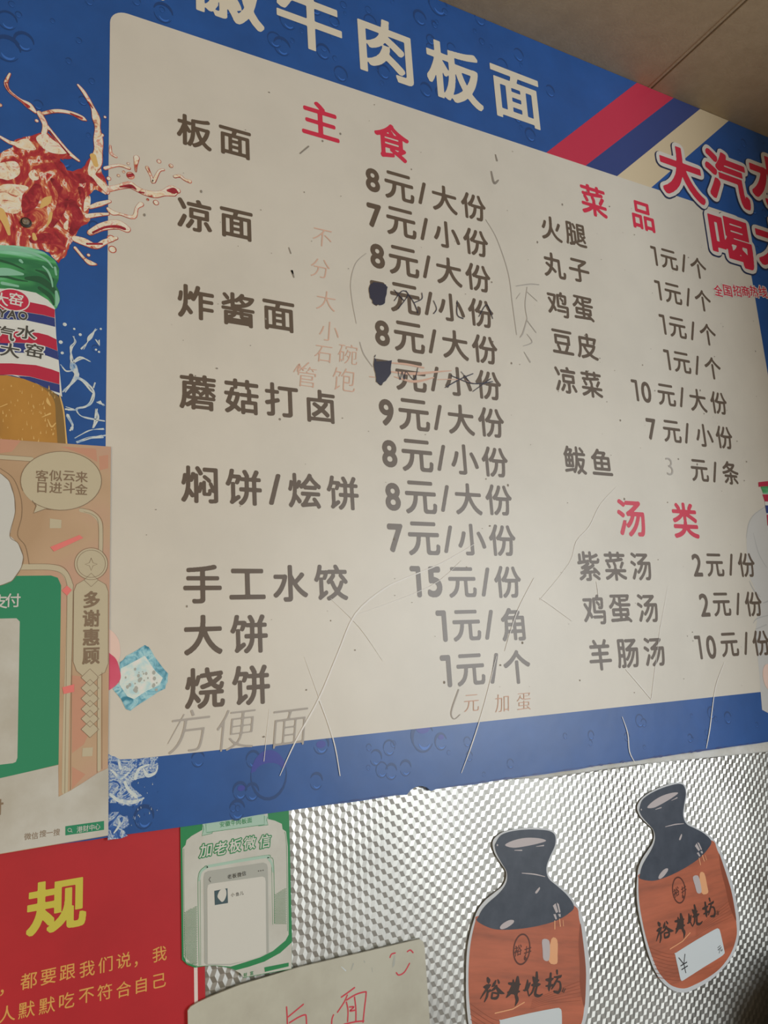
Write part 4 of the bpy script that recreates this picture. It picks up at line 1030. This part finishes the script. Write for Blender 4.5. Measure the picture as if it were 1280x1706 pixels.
def make_jug(label):
    t = bpy.data.objects.new('jug_sticker', None); COL.objects.link(t); t.empty_display_size = .05
    t['label'] = label; t['category'] = 'sticker'; t['group'] = 'wine jug stickers on the metal sheet'
    t.location = (OC[0], YJ, OC[1])
    def part(nm, m, y, fn, th=0.0, parent=t):
        L = Layer(y); fn(L); return L.build(nm, M[m], parent, thick=th)
    part('cut_backing', 'sticker_edge', 0, lambda L: L.world(smooth(RIM, 4)), .0007)
    body = part('jug_body', 'terracotta', -.0002, lambda L: L.world(smooth(BODY, 4)))
    def shade(L):
        L.world(smooth(loc(j4([(950, 780), (1000, 920), (1072, 1150)]) + j5([(1108, 300), (1132, 480), (1060, 310), (1020, 130)]) + j4([(975, 980), (955, 860)])), 3))
    part('side_panel', 'terra_dark', -.0003, shade, parent=body)
    def rings(L):
        for yy in range(0, 8):
            a = j5([(205 + yy * 12, 760 + yy * 45), (420 + yy * 10, 830 + yy * 40), (560, 800 + yy * 42)])
            q = [(*p, .0009) for p in loc(a)]; L.ribbon(smooth(q, 5, False))
        for yy in range(0, 6):
            a = j5([(700, 640 - yy * 16), (850, 540 - yy * 22), (1090, 430 - yy * 40)])
            q = [(*p, .0006) for p in loc(a)]; L.ribbon(smooth(q, 5, False))
    part('throwing_rings', 'terra_dark', -.0004, rings, parent=body)
    def shine2(L):
        jp(L, j4([(740, 1000), (790, 990), (820, 1120), (830, 1200), (760, 1200)])); L.ribbon([(*p, .0016) for p in loc(j5([(425, 775), (560, 690), (640, 600)]))])
        L.ribbon([(*p, .002) for p in loc(j4([(735, 830), (750, 900)]))]); L.ribbon([(*p, .002) for p in loc(j4([(770, 800), (790, 860)]))]); L.ribbon([(*p, .0012) for p in loc(j4([(800, 800), (815, 850)]))])
    part('peach_highlight', 'peach', -.0005, shine2, parent=body)
    part('white_highlight', 'shine', -.0006, lambda L: jp(L, j4([(668, 1030), (720, 1015), (745, 1080), (760, 1190), (715, 1200), (690, 1120)])), parent=body)
    gl = part('jug_glaze', 'glaze', -.0004, lambda L: L.world(smooth(GLAZE, 4)))
    def shine(L):
        jp(L, j4([(180, 290), (240, 225), (340, 165), (450, 132), (512, 135), (440, 190), (330, 255), (250, 292)]))
        jp(L, j4([(300, 1040), (315, 1000), (360, 950), (398, 938), (400, 965), (360, 1020), (320, 1050)]))
        jp(L, j4([(520, 628), (545, 572), (552, 590), (535, 635)]))
        for q in ([(690, 700), (708, 670), (745, 740), (730, 755)], [(715, 660), (735, 668), (765, 735), (755, 745)], [(710, 775), (728, 765), (748, 805), (738, 815)], [(748, 760), (768, 750), (775, 775), (765, 782)]): L.world(loc(j4(q)))
        for q in ([(375, 495, .001), (480, 470, .002), (570, 462, .001)], [(270, 310, .001), (330, 290, .002)], [(440, 215, .0006), (500, 185, .0022)]):
            L.ribbon(smooth([(*loc(j4([p[:2]]))[0], p[2]) for p in q], 4, False))
        L.disc(loc(j4([(118, 312)]))[0], .0016, 10)
    part('glaze_highlights', 'shine', -.0006, shine, parent=gl)
    def emblem(L):
        c = loc(j4([(520, 1170)]))[0]; rx, rz = .0145 * D, .0195 * D
        pts = [(c[0] + rx * math.cos(a), c[1] + rz * math.sin(a), .0026) for a in np.linspace(0, 2 * math.pi, 41)]
        L.ribbon(pts, False)
        for ch, p in zip('裕井', ((492, 1190), (572, 1170))): letter(L, ch, loc(j4([p]))[0], .0145 * D, 'semi', ang=.28, skew=.25)
        L.disc(loc(j4([(565, 1243)]))[0], .0028, 14)
    part('round_emblem', 'emblem', -.0005, emblem)
    def brush(L):
        # brush strokes of the four characters, traced in the enlarged crop
        S4 = ([(300, 495, 18), (312, 515, 30), (318, 535, 8)], [(285, 580, 10), (310, 570, 30), (335, 545, 10)], [(325, 560, 20), (305, 610, 16), (280, 690, 6)], [(322, 600, 14), (328, 650, 18), (318, 705, 8)], [(340, 590, 14), (330, 615, 10)],
              [(370, 490, 8), (362, 530, 22), (350, 555, 6)], [(385, 480, 10), (398, 500, 16)], [(385, 540, 20), (370, 570, 16), (345, 600, 6)], [(385, 545, 14), (420, 575, 26), (460, 580, 8)], [(365, 610, 14), (368, 650, 16)], [(365, 605, 10), (415, 600, 14), (408, 640, 18), (370, 655, 12)],
              [(480, 480, 14), (540, 470, 26), (575, 455, 8)], [(490, 560, 12), (535, 540, 28), (580, 520, 10)], [(510, 440, 12), (520, 500, 34), (505, 560, 26), (485, 610, 6)], [(540, 405, 20), (550, 470, 40), (560, 560, 24), (578, 600, 26), (572, 655, 6)], [(520, 510, 20), (545, 545, 26)],
              [(625, 400, 10), (630, 440, 22), (622, 500, 10)], [(650, 420, 14), (640, 480, 14), (610, 500, 8)], [(645, 490, 12), (660, 525, 10)], [(665, 360, 14), (690, 385, 40), (715, 370, 10)], [(685, 310, 18), (695, 360, 24), (690, 420, 30)], [(670, 430, 14), (710, 415, 24), (735, 400, 8)], [(690, 440, 18), (685, 490, 14), (665, 535, 6)], [(712, 430, 14), (712, 500, 22), (745, 505, 16), (770, 480, 8)],
              [(775, 345, 14), (805, 335, 26), (830, 315, 8)], [(800, 280, 18), (808, 340, 22), (812, 400, 26), (818, 435, 6)], [(785, 400, 10), (835, 375, 16)], [(845, 238, 18), (852, 262, 14)], [(835, 300, 10), (880, 280, 18), (890, 262, 6)], [(865, 300, 14), (850, 360, 16), (835, 410, 8)], [(860, 330, 10), (890, 330, 14), (905, 380, 18), (895, 420, 20), (860, 425, 14)], [(930, 370, 6), (925, 405, 8)], [(945, 370, 6), (938, 405, 8)])
        for s in S4:
            L.ribbon(smooth([(*loc(j5([p[:2]]))[0], max(p[2], 3) / 6.4 * .00140 * D) for p in s], 4, False))
    part('brush_lettering', 'brush_ink', -.0005, brush)
    tag_ = part('price_tag', 'tag_white', -.0007, lambda L: L.world(smooth(loc(j5([(478, 830), (490, 812), (700, 680), (900, 565), (935, 556), (955, 575), (980, 680), (1005, 800), (1000, 825), (960, 860), (780, 970), (570, 1105), (548, 1110), (535, 1095), (510, 980)])), 2)))
    def yen(L):
        for s in ([(515, 865), (570, 935)], [(583, 825), (570, 935)], [(570, 930), (592, 1030)], [(535, 955), (605, 912)], [(545, 995), (612, 952)]):
            L.ribbon([(*p, .0019) for p in loc(j5(s))], False)
        letter(L, '元', loc(j5([(955, 775)]))[0], .0112 * D, 'plain', ang=.30, skew=0)
    part('price_lettering', 'tag_ink', -.0009, yen, parent=tag_)
    return t
jug = make_jug('brown jug sticker on the right, leaning left with its blank price tag fully in view')

def copy_tree(o, parent=None):
    c = o.copy(); COL.objects.link(c); c.parent = parent
    for ch in list(o.children): copy_tree(ch, c)
    return c
jug2 = copy_tree(jug)
jug2['label'] = 'upright brown jug sticker nearest the handwritten sign, its price tag cut by the photo edge'
# where the same marks sit on the two stickers
A_ = [(1065.6, 1346.9), (1142, 1317), (1091, 1392), (1138.8, 1359.4), (1066.4, 1462.5), (1185.6, 1401.6), (1131, 1482), (1196, 1546.7)]
B_ = [(822.5, 1407.5), (927, 1400), (843.8, 1457.5), (911, 1450), (795, 1532.5), (958.8, 1510), (869.5, 1582), (932.5, 1680)]
za = np.array([complex(*(np.array(W(*p, YJ)) - OC)) for p in A_]); zb = np.array([complex(*W(*p, YJ)) for p in B_])
ma, mb_ = za.mean(), zb.mean()
rot = ((zb - mb_) * np.conj(za - ma)).sum() / (abs(za - ma) ** 2).sum()
cpos = mb_ - rot / abs(rot) * ma
print('JUG fit scale', abs(rot), 'angle', math.degrees(np.angle(rot)), 'resid', abs(zb - (mb_ + rot / abs(rot) * (za - ma))).max())
jug2.location = (cpos.real, YJ, cpos.imag)
jug2.rotation_euler = (0, -np.angle(rot), 0)

# ------------------------------------------------------------------ unidentified dark form, added for its reflection in the metal
R_ = .13
xw, zw = W(1462, 1740, -.16); xw -= R_
m = mat('dark stand-in', (.05, .045, .038, 1), .35)
prof = [(R_ * .95, 0.0), (R_, .02), (R_, zw - .02)]
prof += [(R_ * math.cos(t) if t < 1.5 else .001, zw + .13 * math.sin(t)) for t in np.linspace(0.05, math.pi / 2, 14)]
n = 48; v, f = [], []
for r, z in prof:
    for i in range(n):
        a = 2 * math.pi * i / n; v.append((xw + R_ + r * math.cos(a), -.16 + r * math.sin(a), z))
for k in range(len(prof) - 1):
    for i in range(n):
        j = (i + 1) % n; f.append([k * n + i, k * n + j, (k + 1) * n + j, (k + 1) * n + i])
f.append(list(reversed(range(n))))
o = link('dark_rounded_form', v, f, m)
for p in o.data.polygons: p.use_smooth = True
o['label'] = 'unidentified dark rounded form, added for its reflection, in the bottom right corner, against the embossed metal'; o['category'] = 'stand-in'
